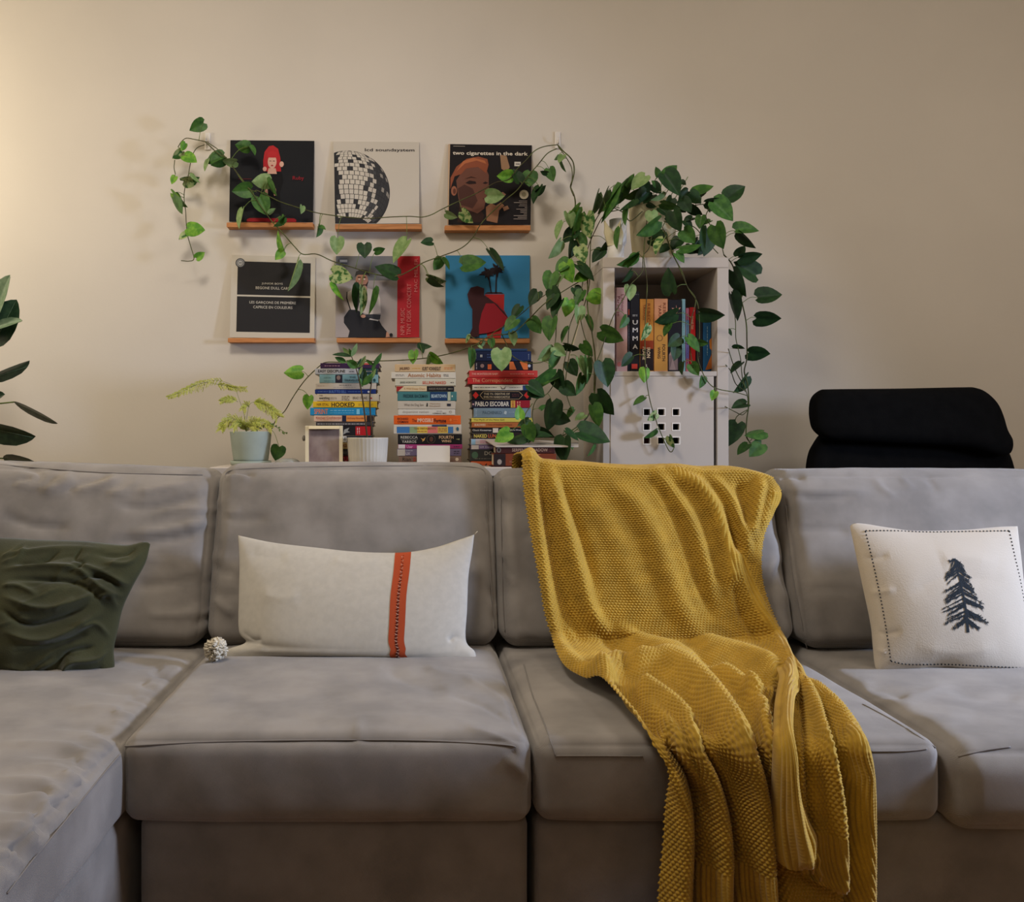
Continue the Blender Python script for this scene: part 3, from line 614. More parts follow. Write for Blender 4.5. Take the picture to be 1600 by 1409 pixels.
P.poly([(.445, .59), (.56, .59), (.545, .66), (.46, .66)], (206, 160, 138)); P.poly(blob(.502, .74, .053, .085), (214, 168, 146))
P.poly([(.445, .79), (.56, .79), (.56, .85), (.50, .875), (.445, .85)], (184, 44, 48)); P.poly([(.47, .745), (.492, .745), (.492, .752), (.47, .752)], (80, 36, 32)); P.poly([(.512, .745), (.534, .745), (.534, .752), (.512, .752)], (80, 36, 32)); P.poly(blob(.502, .693, .014, .008), (170, 36, 44))
P.poly(blob(.615, .71, .026, .035), (214, 170, 148)); P.poly(blob(.415, .65, .024, .028), (210, 160, 140))
P.text('Ruby', .75, .565, .885, .505, (150, 34, 44))
P.bars(.10, .535, .26, .515, (92, 30, 36))
P.build('cover_print', t)
# 2: white sleeve with a mirrored ball: rows of tiles, a plain stand-in
t, P = sleeve([(521, 221), (655, 222), (655, 349), (523, 350)], (196, 186, 166), (196, 188, 174), 'off-white record sleeve with a dark tiled ball at its left edge, top centre')
cx, cy, R = .16, .38, .495
pts = [(max(0.004, cx+R*math.cos(a)), max(.004, cy+R*1.03*math.sin(a))) for a in np.linspace(-1.1, 2.1, 50)]; pts = [(.004, .004)]+pts
P.poly(pts, (44, 44, 46)); P.k += 1; rr = random.Random(9)
for i in range(-9, 14):
    la0, la1 = i*.118, (i+1)*.118-.012; off = rr.uniform(0, .06)
    for j in range(-12, 12):
        lo0 = j*.128+off; lo1 = lo0+.112; z = []
        for la, lo in ((la0, lo0), (la0, lo1), (la1, lo1), (la1, lo0)):
            x3, y3, z3 = math.cos(la)*math.sin(lo), math.sin(la), math.cos(la)*math.cos(lo); tl = .45
            z.append((cx+R*x3, cy+R*1.03*(y3*math.cos(tl)+z3*math.sin(tl)), z3*math.cos(tl)-y3*math.sin(tl)))
        if min(q[2] for q in z) < .04: continue
        if min(q[0] for q in z) < .004 or min(q[1] for q in z) < .004: continue
        lit = 1-(z[0][0]-cx)/R*1.0; v = rr.random()
        if lit > .62: c_ = (198, 190, 176) if v > .07 else (52, 52, 54)
        elif lit > .38: c_ = (186, 178, 166) if v > .45 else (70, 70, 72)
        else: c_ = (140, 134, 126) if v > .82 else (58, 58, 60)
        P.poly([(q[0], q[1]) for q in z], c_, False)
P.text('lcd soundsystem', .365, .92, .945, .872, (44, 40, 40)); P.build('cover_print', t)
# 3: dark sleeve, large face in warm light
t, P = sleeve([(700.5, 225), (831, 227), (829, 351), (699, 351)], (176, 138, 104), (30, 26, 27), 'dark record sleeve with a large brown-toned face titled two cigarettes in the dark')
P.poly([(.0, .0), (.012, .0), (.022, 1.0), (.0, 1.0)], (188, 160, 130))
P.poly([(.12, .03), (.42, .03), (.44, .12), (.37, .22), (.15, .30)], (52, 34, 30))
P.poly([(.15, .22), (.36, .14), (.44, .20), (.45, .27), (.50, .30), (.505, .38), (.49, .50), (.49, .62), (.44, .74), (.22, .74), (.10, .55), (.12, .38)], (110, 72, 60))
P.poly([(.15, .25), (.30, .20), (.36, .30), (.30, .45), (.20, .50), (.12, .45)], (78, 50, 44))
P.poly([(.0+.03, .44), (.08, .60), (.16, .63), (.22, .70), (.36, .72), (.46, .64), (.485, .75), (.47, .82), (.36, .85), (.22, .82), (.10, .72), (.03, .58)], (138, 76, 52))
P.poly([(.10, .66), (.20, .76), (.34, .80), (.46, .76), (.44, .80), (.30, .835), (.18, .79)], (176, 104, 66))
P.poly(blob(.075, .42, .035, .06), (150, 96, 74)); P.poly(blob(.08, .415, .018, .035), (96, 58, 48))
P.poly([(.21, .52), (.26, .55), (.33, .54), (.34, .515), (.26, .505)], (44, 30, 30)); P.poly([(.20, .57), (.28, .60), (.35, .58), (.28, .59)], (52, 32, 28)); P.poly([(.42, .52), (.45, .54), (.48, .525), (.45, .51)], (44, 30, 30))
P.poly([(.42, .33), (.49, .345), (.48, .325), (.43, .315)], (90, 40, 40))
P.poly([(.62, .88), (.70, .86), (.74, .72), (.70, .66), (.64, .70)], (150, 116, 86)); P.poly([(.56, .30), (.60, .38), (.66, .41), (.70, .38), (.66, .33), (.62, .30)], (150, 112, 92))
P.poly([(.47, .05), (.60, .02), (.62, .18), (.68, .24), (.64, .28), (.58, .24), (.52, .27), (.46, .22)], (146, 104, 78)); P.poly([(.68, .17), (.74, .20), (.72, .24), (.66, .22)], (156, 114, 86))
P.text('two cigarettes in the dark', .055, .915, .955, .855, (222, 210, 190)); P.bars(.06, .985, .20, .965, (150, 140, 126))
P.rect(.795, .79, .87, .735, (200, 192, 178)); P.bars(.81, .775, .86, .75, (60, 50, 48))
P.disc(.915, .38, .055, .058, (196, 184, 158)); P.disc(.915, .38, .028, .03, (150, 140, 112)); P.build_lines = None
for i in range(12): P.bars(.955-[.10, .16, .09, .10, .03, .13, .08, .08, .04, .16, .11, .16][i], .305-i*.0205, .955, .292-i*.0205, (176, 160, 150))
P.build('cover_print', t)
# 4: white sleeve, two dark panels
t, P = sleeve([(362, 398), (493, 402), (491, 529), (359, 527)], (222, 212, 190), (196, 188, 172), 'off-white record sleeve with two charcoal panels and a round badge, bottom left')
P.rect(.075, .925, .945, .52, (42, 41, 42)); P.rect(.075, .50, .945, .07, (42, 41, 42))
P.text('JUNIOR BOYS', .365, .675, .615, .645, (200, 194, 180)); P.text('BEGONE DULL CARE', .295, .625, .70, .593, (200, 194, 180))
P.text('LES GARÇONS DE PREMIÈRE', .225, .455, .775, .41, (206, 200, 186)); P.text('CAPRICE EN COULEURS', .27, .39, .735, .358, (206, 200, 186))
P.disc(.105, .905, .057, .057, (66, 68, 72)); P.ring(.105, .905, .036, .046, (150, 150, 150)); P.disc(.105, .905, .03, .03, (180, 180, 178)); P.bars(.085, .92, .127, .89, (60, 62, 66), 3); P.build('cover_print', t)
# 5: grey sleeve with red strip
t, P = sleeve([(525, 400), (656, 400), (655, 527), (524, 527)], (190, 160, 148), (150, 142, 140), 'pale grey record sleeve with a seated figure and a red strip at its right')
P.rect(0, 1, .735, .70, (118, 118, 120)); P.rect(0, .70, .735, .0, (164, 154, 150)); P.rect(.735, 1, 1, 0, (178, 42, 50))
P.poly([(.15, .0), (.60, .0), (.615, .07), (.55, .15), (.50, .25), (.40, .25), (.25, .34), (.16, .34), (.10, .25), (.10, .18), (.17, .08)], (40, 40, 44))
P.poly([(.17, .34), (.13, .48), (.13, .55), (.22, .60), (.30, .62), (.40, .60), (.50, .57), (.53, .48), (.54, .30), (.40, .28), (.24, .34)], (206, 194, 184))
P.poly([(.17, .34), (.125, .48), (.13, .56), (.14, .56), (.14, .48), (.185, .34)], (50, 50, 52)); P.poly([(.36, .25), (.53, .22), (.54, .28), (.44, .285), (.35, .28)], (60, 62, 68)); P.poly([(.40, .22), (.51, .20), (.515, .215), (.41, .235)], (190, 184, 180))
P.poly(blob(.31, .70, .075, .09), (176, 128, 108)); P.poly([(.225, .74), (.24, .81), (.31, .84), (.38, .82), (.405, .75), (.38, .77), (.25, .77)], (64, 62, 62)); P.poly([(.24, .70), (.25, .62), (.31, .59), (.37, .62), (.39, .70), (.36, .65), (.27, .65)], (58, 40, 36))
for x in (.28, .34): P.poly([(x-.018, .735), (x+.018, .735), (x+.018, .745), (x-.018, .745)], (44, 32, 30)); P.poly(blob(x, .715, .012, .008), (230, 220, 210))
P.poly(blob(.345, .60, .03, .04), (186, 140, 118)); P.poly(blob(.33, .26, .03, .02), (186, 140, 118)); P.poly([(.60, .0), (.65, .01), (.63, .06), (.61, .07)], (186, 140, 118)); P.poly(blob(.665, .03, .02, .022), (30, 30, 32))
P.rect(.045, .955, .135, .925, (196, 194, 190)); P.bars(.045, .97, .135, .96, (60, 60, 62)); P.bars(.045, .918, .135, .905, (60, 60, 62))
def vt(P, s, u0, v0, u1, v1, rgb):
    V, Fs = text_geo(s); P.k += 1; P.mb.add([P.fn(u1-v[1]*(u1-u0) if False else u0+(1-v[1])*(u1-u0), v0+v[0]*(v1-v0), P.k) for v in V], Fs, flat(rgb))
vt(P, 'NPR MUSIC', .775, .03, .825, .36, (206, 120, 116)); vt(P, 'TINY DESK CONCERT', .85, .03, .90, .66, (206, 120, 116)); vt(P, 'MAC MILLER', .935, .56, .975, .97, (206, 120, 116))
P.build('cover_print', t)
# 6: blue sleeve
t, P = sleeve([(696, 399), (828, 399), (827, 528), (696, 528)], (160, 190, 206), (56, 128, 170), 'blue record sleeve with a crouching figure, red pot and dark palm, bottom right')
P.poly([(.47, .53), (.70, .53), (.695, .30), (.66, .0), (.50, .0), (.47, .3)], (176, 46, 46)); P.poly([(.46, .535), (.70, .535), (.66, .555), (.50, .555)], (58, 34, 32))
for (a, b, r0) in ((.605, .84, .13), (.50, .80, .12)):
    for i in range(13):
        an = i/13*6.28; q = .7+.3*math.sin(i*2.1); ex, ey = a+r0*q*math.cos(an), b+r0*.75*q*math.sin(an)-.02; n_ = (-math.sin(an)*.018, math.cos(an)*.018)
        P.poly([(a, b), ((a+ex)/2+n_[0], (b+ey)/2+n_[1]), (ex, ey), ((a+ex)/2-n_[0], (b+ey)/2-n_[1])], (38, 28, 30))
P.poly([(.60, .84), (.615, .84), (.605, .55), (.59, .55)], (38, 28, 30)); P.poly([(.50, .80), (.515, .80), (.55, .55), (.535, .55)], (38, 28, 30))
P.poly([(.33, .04), (.50, .06), (.64, .10), (.76, .22), (.70, .33), (.62, .42), (.50, .46), (.36, .42), (.32, .3)], (150, 34, 46))
P.poly([(.27, .0), (.40, .02), (.40, .15), (.43, .30), (.48, .42), (.58, .42), (.70, .32), (.76, .22), (.62, .40), (.52, .48), (.46, .52), (.46, .60), (.38, .63), (.30, .61), (.26, .53), (.28, .42), (.32, .35), (.32, .12)], (62, 34, 38)); P.build('cover_print', t)

# ---------------------------------------------------------------- sideboard behind the sofa
M_white = mat('white_lacquer', (190, 180, 168), .45, spec=.4, var=.02, vscale=3)
TZ = .919; YB = 2.98
tb = root('console_table', 'white console table behind the sofa carrying the book stacks and pots', 'table', (0, 3.1, 0))
m = MB(); m.box(-.655, .555, 2.84, 3.35, TZ-.03, TZ, M_white, .003); m.build('tabletop', tb)
for x in (-.62, .515):
    for y in (2.88, 3.31): m = MB(); m.box(x-.02, x+.02, y-.02, y+.02, 0, TZ-.031, M_white, .002); m.build('leg', tb)

# ---------------------------------------------------------------- books
M_page = mat('book_pages', (206, 192, 162), .9, bump=.3, bscale=500, kind='weft')
def book(x0, y0, x1, y1, rgb, lab, yf=YB, dep=.14, z0=None, vert=False, draw=None, grp=None, rot=0, over=.002):
    a = W(x0, y1, yf); b = W(x1, y0, yf); X0, X1, Z0, Z1 = a[0], b[0], a[2], b[2]
    if z0 is not None: Z0 = z0
    t = root('book', lab, 'book', ((X0+X1)/2, yf, Z0), grp); m = MB(); c = flat(rgb, .55); th = .0022
    g = .0004
    if vert:
        m.box(X0+g, X1-g, yf, yf+.003, Z0, Z1, c, .0012); m.box(X0+g, X0+g+th, yf+.003, yf+dep, Z0, Z1, c); m.box(X1-g-th, X1-g, yf+.003, yf+dep, Z0, Z1, c); m.build('cover', t)
        m = MB(); m.box(X0+g+th, X1-g-th, yf+.004, yf+dep-.004, Z0+.003, Z1-.004, M_page); m.build('pages', t)
    else:
        m.box(X0, X1, yf, yf+.003, Z0+g, Z1-g, c, .0012); m.box(X0, X1, yf+.003, yf+dep, Z0+g, Z0+g+th, c); m.box(X0, X1, yf+.003, yf+dep, Z1-g-th, Z1-g, c); m.build('cover', t)
        m = MB(); m.box(X0+.003, X1-.003, yf+.004, yf+dep-.004, Z0+g+th, Z1-g-th, M_page); m.build('pages', t)
    if draw:
        P = Print(lambda px, py, k: W(px, py, yf-.0003-.00015*k)); draw(P); P.build('spine_print', t)
    return t
GA, GB, GC, GS = 'books in the left stack', 'books in the middle stack', 'books in the right stack', 'upright books in the white cabinet'
def stackA():
    D = [
     (500.5, 567, 593, 575.5, (58, 36, 68), 'thin purple book lying on top of the left stack', lambda P: P.bars(507, 570, 531, 573, (170, 130, 150)).rect(569, 567.5, 580, 569.5, (200, 84, 70))),
     (492, 575.5, 590, 584.8, (176, 176, 176), 'light grey book with black EASY DISCIPLINE lettering, near the top of the left stack', lambda P: P.rect(560, 575.7, 590, 584.6, (30, 58, 66)).text('EASY DISCIPLINE', 497, 577.5, 539.5, 582, (28, 28, 30)).bars(546, 579, 553, 582, (90, 90, 90)).bars(568, 578, 586, 582, (140, 130, 120))),
     (499, 584.8, 591, 598.3, (120, 158, 160), 'pale teal book with a dark picture square on its spine, left stack', lambda P: P.rect(524, 585.4, 535, 597.8, (40, 36, 46)).disc(529, 590, 3, 3.5, (130, 110, 100)).bars(506, 589, 517, 591, (90, 120, 124)).bars(506, 594, 522, 596, (100, 130, 132)).text('THE', 546, 588, 556, 590.5, (70, 90, 92)).text('TRAVELER', 538, 592.5, 562, 596, (70, 92, 96)).disc(585, 594, 2, 2.5, (30, 70, 74))),
     (493, 598.3, 588, 608.3, (192, 182, 166), 'plain off-white book with thin grey lettering, left stack', lambda P: P.bars(496, 602.2, 507, 603.6, (150, 120, 110)).bars(530, 600.5, 550, 603, (120, 112, 104)).bars(521, 604.3, 556, 605.8, (150, 140, 130))),
     (492, 608.3, 587, 615.2, (30, 50, 110), 'dark blue book between two off-white ones, left stack', lambda P: P.text('BUILT TO SELL', 514, 609.8, 541, 613.8, (90, 120, 176)).bars(497, 611, 512, 612.6, (110, 134, 180)).bars(544, 610.5, 568, 613.2, (80, 108, 164)).poly([(574, 612), (576, 610), (578, 612), (576, 614)], (220, 220, 220))),
     (495, 615.2, 592, 627, (198, 184, 158), 'cream book with a small arrow under its lettering, left stack', lambda P: P.text('THE', 499, 617, 504, 619, (60, 50, 46)).text('everything', 499, 619.5, 515, 625, (40, 36, 34)).text('store', 516, 620, 526, 624, (140, 128, 112)).poly([(504, 625), (509, 626.4), (514, 625), (509, 625.8)], (190, 120, 60)).bars(534, 618, 546, 625.5, (110, 90, 70), 3).text('BRAD STONE', 551.5, 619.5, 573.5, 623.8, (80, 68, 60)).disc(580, 622, 1.4, 1.4, (180, 50, 40))),
     (489, 627, 589, 636.8, (216, 176, 44), 'bright yellow book with large dark HOOKED lettering, left stack', lambda P: P.text('NIR ETAL', 495, 630, 514, 633.8, (130, 92, 30)).text('HOOKED', 518, 628.6, 554, 635.6, (44, 40, 36)).bars(560, 630, 570, 634, (170, 136, 50), 2).bars(576, 630, 583, 634, (170, 136, 50), 2)),
     (484.5, 636.8, 586.5, 648.8, (34, 132, 178), 'bright blue book with orange lettering, widest of the left stack', lambda P: P.text('SPRINT', 491, 638.8, 512.5, 647, (214, 124, 84)).bars(516, 640, 553, 642.5, (130, 190, 214)).bars(516, 644, 553, 646, (110, 176, 206)).rect(557, 639, 562, 647, (120, 186, 210)).bars(565, 641, 580, 645.5, (90, 160, 196), 2)),
     (490.5, 648.8, 583, 658.8, (212, 178, 152), 'pink and orange book with a navy square on its spine, left stack', lambda P: P.rect(541, 649.2, 573, 658.4, (216, 140, 74)).rect(534.5, 649.2, 541, 658.4, (30, 36, 60)).rect(573, 649.2, 583, 658.4, (40, 34, 36)).text('Kitchen Confidential', 494, 651, 533, 654.2, (170, 60, 40)).bars(496, 655.2, 530, 656.2, (190, 90, 70)).text('Anthony Bourdain', 542.5, 651.5, 570, 655.5, (150, 60, 36))),
     (493.5, 658.8, 583, 665.3, (60, 56, 58), 'thin charcoal book with tiny white lettering, left stack', lambda P: P.bars(496, 661, 572, 663.5, (190, 186, 182))),
     (497, 665.3, 581.5, 680.6, (30, 28, 32), 'thick black and red book behind the cream photo frame, left stack', lambda P: P.rect(555.5, 666, 579, 680, (176, 28, 34)).bars(557, 668, 563, 678, (220, 180, 176), 2, 1).poly([(538, 671), (546, 668), (543, 673), (547, 675), (541, 676), (536, 679)], (150, 150, 146))),
     (500, 680.6, 582, 691.4, (40, 42, 48), 'dark book with a white 4 on its spine, left stack', lambda P: P.rect(535, 681.2, 541.5, 690.8, (196, 192, 184)).text('4', 536.6, 682.6, 540.3, 689.6, (30, 30, 32))),
     (498, 691.4, 584, 701.6, (196, 170, 112), 'straw yellow book with red lettering, left stack', lambda P: P.text('ACE', 535, 693.5, 542, 698.5, (120, 40, 40))),
     (499, 701.6, 583, 711.6, (52, 50, 50), 'dark grey book just above the lowest of the left stack', lambda P: P.bars(534, 705, 542, 709, (130, 124, 116), 2)),
     (497, 711.6, 586, 728, (96, 26, 28), 'dark red book at the bottom of the left stack', lambda P: P.text('TU', 533, 714, 543, 720.5, (200, 70, 70)))]
    return D
def stackB():
    return [
     (617, 569, 711.5, 581, (196, 166, 124), 'tan book lying on top of the middle stack', lambda P: P.text('JAILBIRD', 624, 573.5, 640, 579, (90, 58, 46)).bars(644, 574.5, 657, 576.5, (190, 150, 50)).text('KURT VONNEGUT', 660, 573, 689, 578.8, (60, 48, 44)).bars(694, 573, 707, 577.5, (196, 120, 60), 2)),
     (611, 581, 712, 591.4, (204, 196, 178), 'off-white book with large brown lettering, second of the middle stack', lambda P: P.text('Atomic Habits', 637, 583.2, 689, 589.3, (160, 106, 66)).bars(618, 584.5, 632, 588, (120, 110, 100), 2).bars(693, 584, 701, 588.5, (90, 84, 78), 2)),
     (617, 591.4, 712, 602.8, (194, 188, 166), 'pale book with red lettering in capitals, middle stack', lambda P: P.text('SELLING NAKED', 660, 595.5, 697, 600.3, (186, 70, 48)).text('JESSE HORWITZ', 625, 596, 650.5, 599.6, (96, 100, 90)).bars(704, 596, 709, 599, (80, 76, 70))),
     (619, 602.8, 710, 611.7, (206, 186, 148), 'half cream half black book in the middle stack', lambda P: P.rect(667, 603.2, 709.6, 611.3, (28, 26, 28)).poly([(619.5, 603.4), (631, 603.4), (622, 611.2), (619.5, 611.2)], (150, 40, 40)).text('A Wild Sheep Chase', 631, 605.5, 664.5, 609.6, (170, 120, 60)).text('HARUKI MURAKAMI', 670, 605.6, 697, 609, (120, 110, 96)).bars(700, 606, 707, 609, (150, 140, 120))),
     (621, 611.7, 713.6, 626.2, (66, 116, 116), 'sea green book with a navy patch on its spine, middle stack', lambda P: P.rect(672, 612.2, 699, 625.7, (28, 56, 92)).rect(699.5, 612.2, 704, 625.7, (170, 176, 150)).text('FREDRIK BACKMAN', 630, 616, 668.5, 621.4, (36, 66, 74)).text('BEARTOWN', 674, 616, 697.5, 621.4, (170, 190, 196)).disc(706.5, 619, .8, 1.6, (220, 220, 200))),
     (621, 626.2, 711.5, 639.2, (186, 176, 158), 'thick light grey-beige book with a small figure on its spine, middle stack', lambda P: P.text('What the Dog Saw', 631.5, 630.5, 662, 635.5, (96, 86, 78)).poly([(666, 635), (667, 629.5), (668.3, 629.5), (668.5, 635)], (40, 36, 34)).text('Malcolm', 672, 629.5, 688, 631.8, (150, 120, 90)).text('Gladwell', 671, 633, 688, 635.4, (150, 120, 90)).rect(698.5, 630.5, 704.5, 634.5, (44, 44, 52))),
     (622, 639.2, 711, 648.8, (200, 194, 180), 'whitish book just above the orange one in the middle stack', lambda P: P.text('dopamine nation', 629, 641.5, 670, 646.5, (150, 140, 128)).bars(682, 641.5, 691, 643, (110, 104, 96)).text('LEMBKE MD', 676, 644.6, 697.5, 646.6, (120, 112, 104)).ring(704, 643.5, 1.4, 2, (150, 140, 130))),
     (615.3, 648.8, 720, 663, (214, 92, 28), 'bright orange book in the middle stack', lambda P: P.text('RICHARD', 621, 652.5, 638, 656, (90, 36, 30)).text('OSMAN', 621, 657, 638, 661, (90, 36, 30)).text('The', 644, 654.5, 651, 659.5, (40, 30, 36)).text('IMPOSSIBLE', 652, 653.5, 677, 659.5, (226, 190, 160)).text('Fortune', 678.5, 654, 697, 660, (40, 30, 36)).disc(704, 656, 1.8, 2.4, (226, 124, 60)).bars(708, 654, 715, 659, (226, 124, 60), 2)),
     (615, 663, 720.7, 678, (196, 186, 170), 'white book with a blue, yellow and pink spine band, middle stack', lambda P: P.rect(620, 666.5, 640, 676.5, (60, 110, 160)).rect(640, 666.5, 652, 676.5, (130, 150, 110)).rect(652, 666.5, 668, 676.5, (206, 176, 70)).rect(668, 666.5, 684, 676.5, (206, 110, 104)).rect(684, 666.5, 700, 676.5, (206, 176, 80)).rect(700, 666.5, 708, 676.5, (70, 116, 166)).rect(675, 663.6, 698, 666.4, (46, 60, 90)).text('THE TESTAMENTS', 647, 668, 681, 671, (150, 110, 40)).bars(652, 672.5, 667, 675, (160, 90, 60)).bars(685, 668, 698, 675, (150, 70, 60), 3).disc(715, 670, 2, 3, (46, 90, 110))),
     (621.5, 678, 722, 694, (26, 25, 27), 'thick black book with white capitals and a gold emblem, middle stack', lambda P: P.text('REBECCA', 626, 681, 652.5, 685, (196, 190, 176)).rect(626, 686.2, 653, 686.5, (150, 144, 130)).text('YARROS', 628, 688, 650.5, 692, (196, 190, 176)).poly([(657, 684), (661, 686), (665, 683), (663, 688), (660, 690), (660, 687)], (196, 150, 84)).ring(673.5, 686, 6.2, 6.8, (96, 84, 70)).disc(674, 686, 3, 4, (90, 60, 50)).text('FOURTH', 686, 680.5, 708.5, 685.5, (206, 170, 130)).text('WING', 690, 687, 705, 691, (206, 170, 130)).poly([(712, 686), (718, 685), (718, 687.4)], (150, 146, 100))),
     (622, 694, 722.6, 701.2, (150, 52, 104), 'thin magenta book below the thick black one, middle stack', lambda P: P.poly([(622.5, 694.5), (633, 694.5), (633, 700.8), (622.5, 700.8)], (200, 192, 186)).text('User', 635.5, 695.6, 645, 700, (226, 170, 196)).bars(709, 696.5, 718, 699, (50, 40, 60))),
     (620.5, 701.2, 721, 712.4, (110, 100, 130), 'thin grey-violet book second from the bottom of the middle stack', lambda P: P.rect(621, 701.8, 633, 711.8, (190, 184, 180)).bars(634, 703, 645, 705, (190, 190, 210)).text('UX', 634, 706.5, 641, 711, (200, 196, 214)).bars(709, 703.5, 718, 710, (60, 56, 74), 2)),
     (623, 712.4, 721, 728, (128, 104, 92), 'brown book at the bottom of the middle stack', lambda P: P.text('Rian', 629, 714.5, 642, 720.5, (40, 34, 34)).text('D', 646, 714.5, 650, 720.5, (186, 60, 50)).disc(714, 717.5, 2.6, 2.6, (206, 190, 170)))]
def stackC():
    return [
     (743, 544.5, 824, 548.3, (40, 62, 92), 'thin steel blue book topmost of the right stack', None),
     (740, 548.3, 830, 564.2, (22, 30, 56), 'navy book with a pale page edge near the top of the right stack', lambda P: P.rect(800, 549, 829, 563.6, (28, 44, 82)).bars(742.5, 552, 745, 561, (150, 146, 140), 1, 1).text('II', 750.5, 554, 753.5, 558, (200, 196, 186)).bars(761, 552, 771, 560, (60, 80, 120), 2).bars(825, 553, 827, 561, (150, 160, 180), 1, 1)),
     (741.5, 564.2, 832.6, 578.6, (28, 26, 38), 'dark navy book with orange patches, third of the right stack', lambda P: P.rect(762, 569, 768, 577, (200, 90, 40)).poly([(796, 565), (802, 565), (807, 577.5), (796, 577.5)], (206, 108, 56)).poly([(812, 565), (824, 565), (825, 577.5), (818, 577.5)], (206, 108, 56)).disc(753.5, 571.5, 3, 3, (140, 110, 100)).bars(743, 567, 746, 577, (150, 140, 140), 1, 1).disc(827, 571.5, 2.2, 2.4, (170, 176, 190))),
     (733, 578.6, 840, 589.6, (190, 62, 58), 'coral red book sticking out furthest right of the right stack', lambda P: P.text('THE MONTESSORI BABY', 737, 582.5, 778.5, 585.6, (226, 170, 150)).bars(797, 583.2, 821, 585, (222, 160, 140)).bars(825, 583.4, 834, 585, (240, 220, 200))),
     (730.5, 589.6, 835, 600.2, (178, 44, 44), 'deep red book directly below the coral one, right stack', lambda P: P.text('The Correspondent', 738, 591, 801, 598.6, (216, 160, 120)).bars(809, 592.5, 824, 598, (200, 110, 90), 2)),
     (738, 601, 828, 609.9, (196, 190, 172), 'thin white book with handwriting-like lettering, right stack', lambda P: P.bars(741, 604, 776, 606.6, (100, 92, 86)).poly([(781, 602.5), (786, 607), (791, 603), (789, 608), (784, 608.4)], (110, 100, 90)).bars(796, 604.5, 813, 606.5, (110, 100, 94)).rect(817, 602, 828, 609.6, (34, 60, 104))),
     (736.8, 609.9, 830, 624.8, (22, 21, 24), 'black book with a red diamond at each end of its spine, right stack', lambda P: P.poly([(738.5, 617.4), (743.3, 611.8), (748.2, 617.4), (743.3, 623)], (190, 44, 40)).poly([(818.5, 617.4), (823.5, 611.8), (828.6, 617.4), (823.5, 623)], (190, 44, 40)).rect(755, 611.3, 811, 611.8, (186, 160, 120)).rect(755, 623.2, 811, 623.7, (186, 160, 120)).poly([(749.5, 617.3), (755, 611.3), (755, 612.1), (750.3, 617.3), (755, 622.8), (755, 623.7)], (186, 160, 120)).poly([(817, 617.3), (811, 611.3), (811, 612.1), (816.2, 617.3), (811, 622.8), (811, 623.7)], (186, 160, 120)).text('THE 7½ DEATHS OF', 756, 613.8, 796.5, 617, (176, 160, 130)).text('EVELYN HARDCASTLE', 756, 618.6, 796.5, 621.6, (176, 160, 130)).bars(800, 614.5, 811, 620, (90, 50, 50), 2)),
     (737, 624.8, 828, 637.3, (30, 32, 50), 'navy and red book with bold white capitals, right stack', lambda P: P.rect(798, 625.4, 828, 636.8, (140, 26, 40)).rect(798, 625.4, 805, 636.8, (196, 150, 70)).text('PABLO ESCOBAR', 742.5, 627.3, 795.5, 634.6, (214, 208, 196)).bars(800, 627, 803, 636, (150, 40, 30), 1, 1).bars(807, 627, 814, 636, (214, 150, 120), 2, 1).disc(739.5, 631.5, 1.4, 1.6, (190, 150, 150))),
     (740, 637.3, 829.5, 652.8, (112, 132, 144), 'grey-blue book in the right stack', lambda P: P.text('PACHINKO', 754, 642, 784, 647.2, (78, 96, 110)).bars(742.5, 639.5, 745.5, 650.5, (150, 164, 172), 1, 1).poly([(787, 646), (789, 641.5), (792, 643), (791, 647.5)], (180, 190, 190)).bars(795, 643, 808, 645, (160, 176, 184))),
     (736.6, 652.8, 833, 659.6, (206, 190, 84), 'thin yellow book in the right stack', lambda P: P.text('The Myth of the Nice Girl', 740, 654.4, 788, 658, (96, 84, 44))),
     (737, 659.6, 829, 668.2, (168, 98, 52), 'rust brown book below the thin yellow one, right stack', lambda P: P.text('BUKOWSKI', 741.5, 662, 758.5, 665.5, (226, 196, 160)).text('Tales of Ordinary Madness', 762, 662, 800, 665.5, (120, 60, 34))),
     (737.5, 668.2, 829, 676.4, (26, 26, 30), 'thin black book with a white square on its spine, right stack', lambda P: P.text('Chuck Klosterman', 738.5, 670.5, 768, 673.4, (196, 190, 180)).rect(770, 668.8, 778.5, 675.8, (200, 188, 170)).text("But What If We're Wrong?", 780.5, 670.5, 816, 673.4, (196, 190, 180))),
     (737.5, 676.4, 830, 685.6, (38, 30, 34), 'dark book with yellow and orange capitals, right stack', lambda P: P.text('NAKED', 740.5, 678.2, 761, 683.8, (206, 186, 90)).text('LUNCH', 763, 678.2, 784, 683.8, (196, 100, 60))),
     (736, 685.6, 829, 695, (186, 176, 180), 'pale pink book with a blue spine end, right stack', lambda P: P.rect(736.4, 686, 743, 694.6, (140, 176, 200)).bars(750, 687.5, 768, 693, (206, 130, 150), 2)),
     (736, 695, 829, 702.2, (112, 96, 132), 'thin violet book with a white spine end, right stack', lambda P: P.rect(736.4, 695.4, 748, 701.8, (190, 184, 182)).text('UX Design', 750, 696.8, 771, 700.8, (206, 200, 216))),
     (734.5, 702.2, 828, 720.4, (52, 52, 52), 'thick dark grey book with a greenish roundel, right stack', lambda P: P.disc(742, 711, 5, 5.4, (76, 104, 84)).text('DO', 757, 705, 770, 711, (150, 144, 132)).bars(742, 715, 768, 718, (110, 104, 96))),
     (736, 720.4, 828, 738, (196, 92, 52), 'orange book at the bottom of the right stack', lambda P: P.poly([(747, 733), (750, 724), (756, 728), (761, 723), (759, 734)], (60, 34, 30)))]
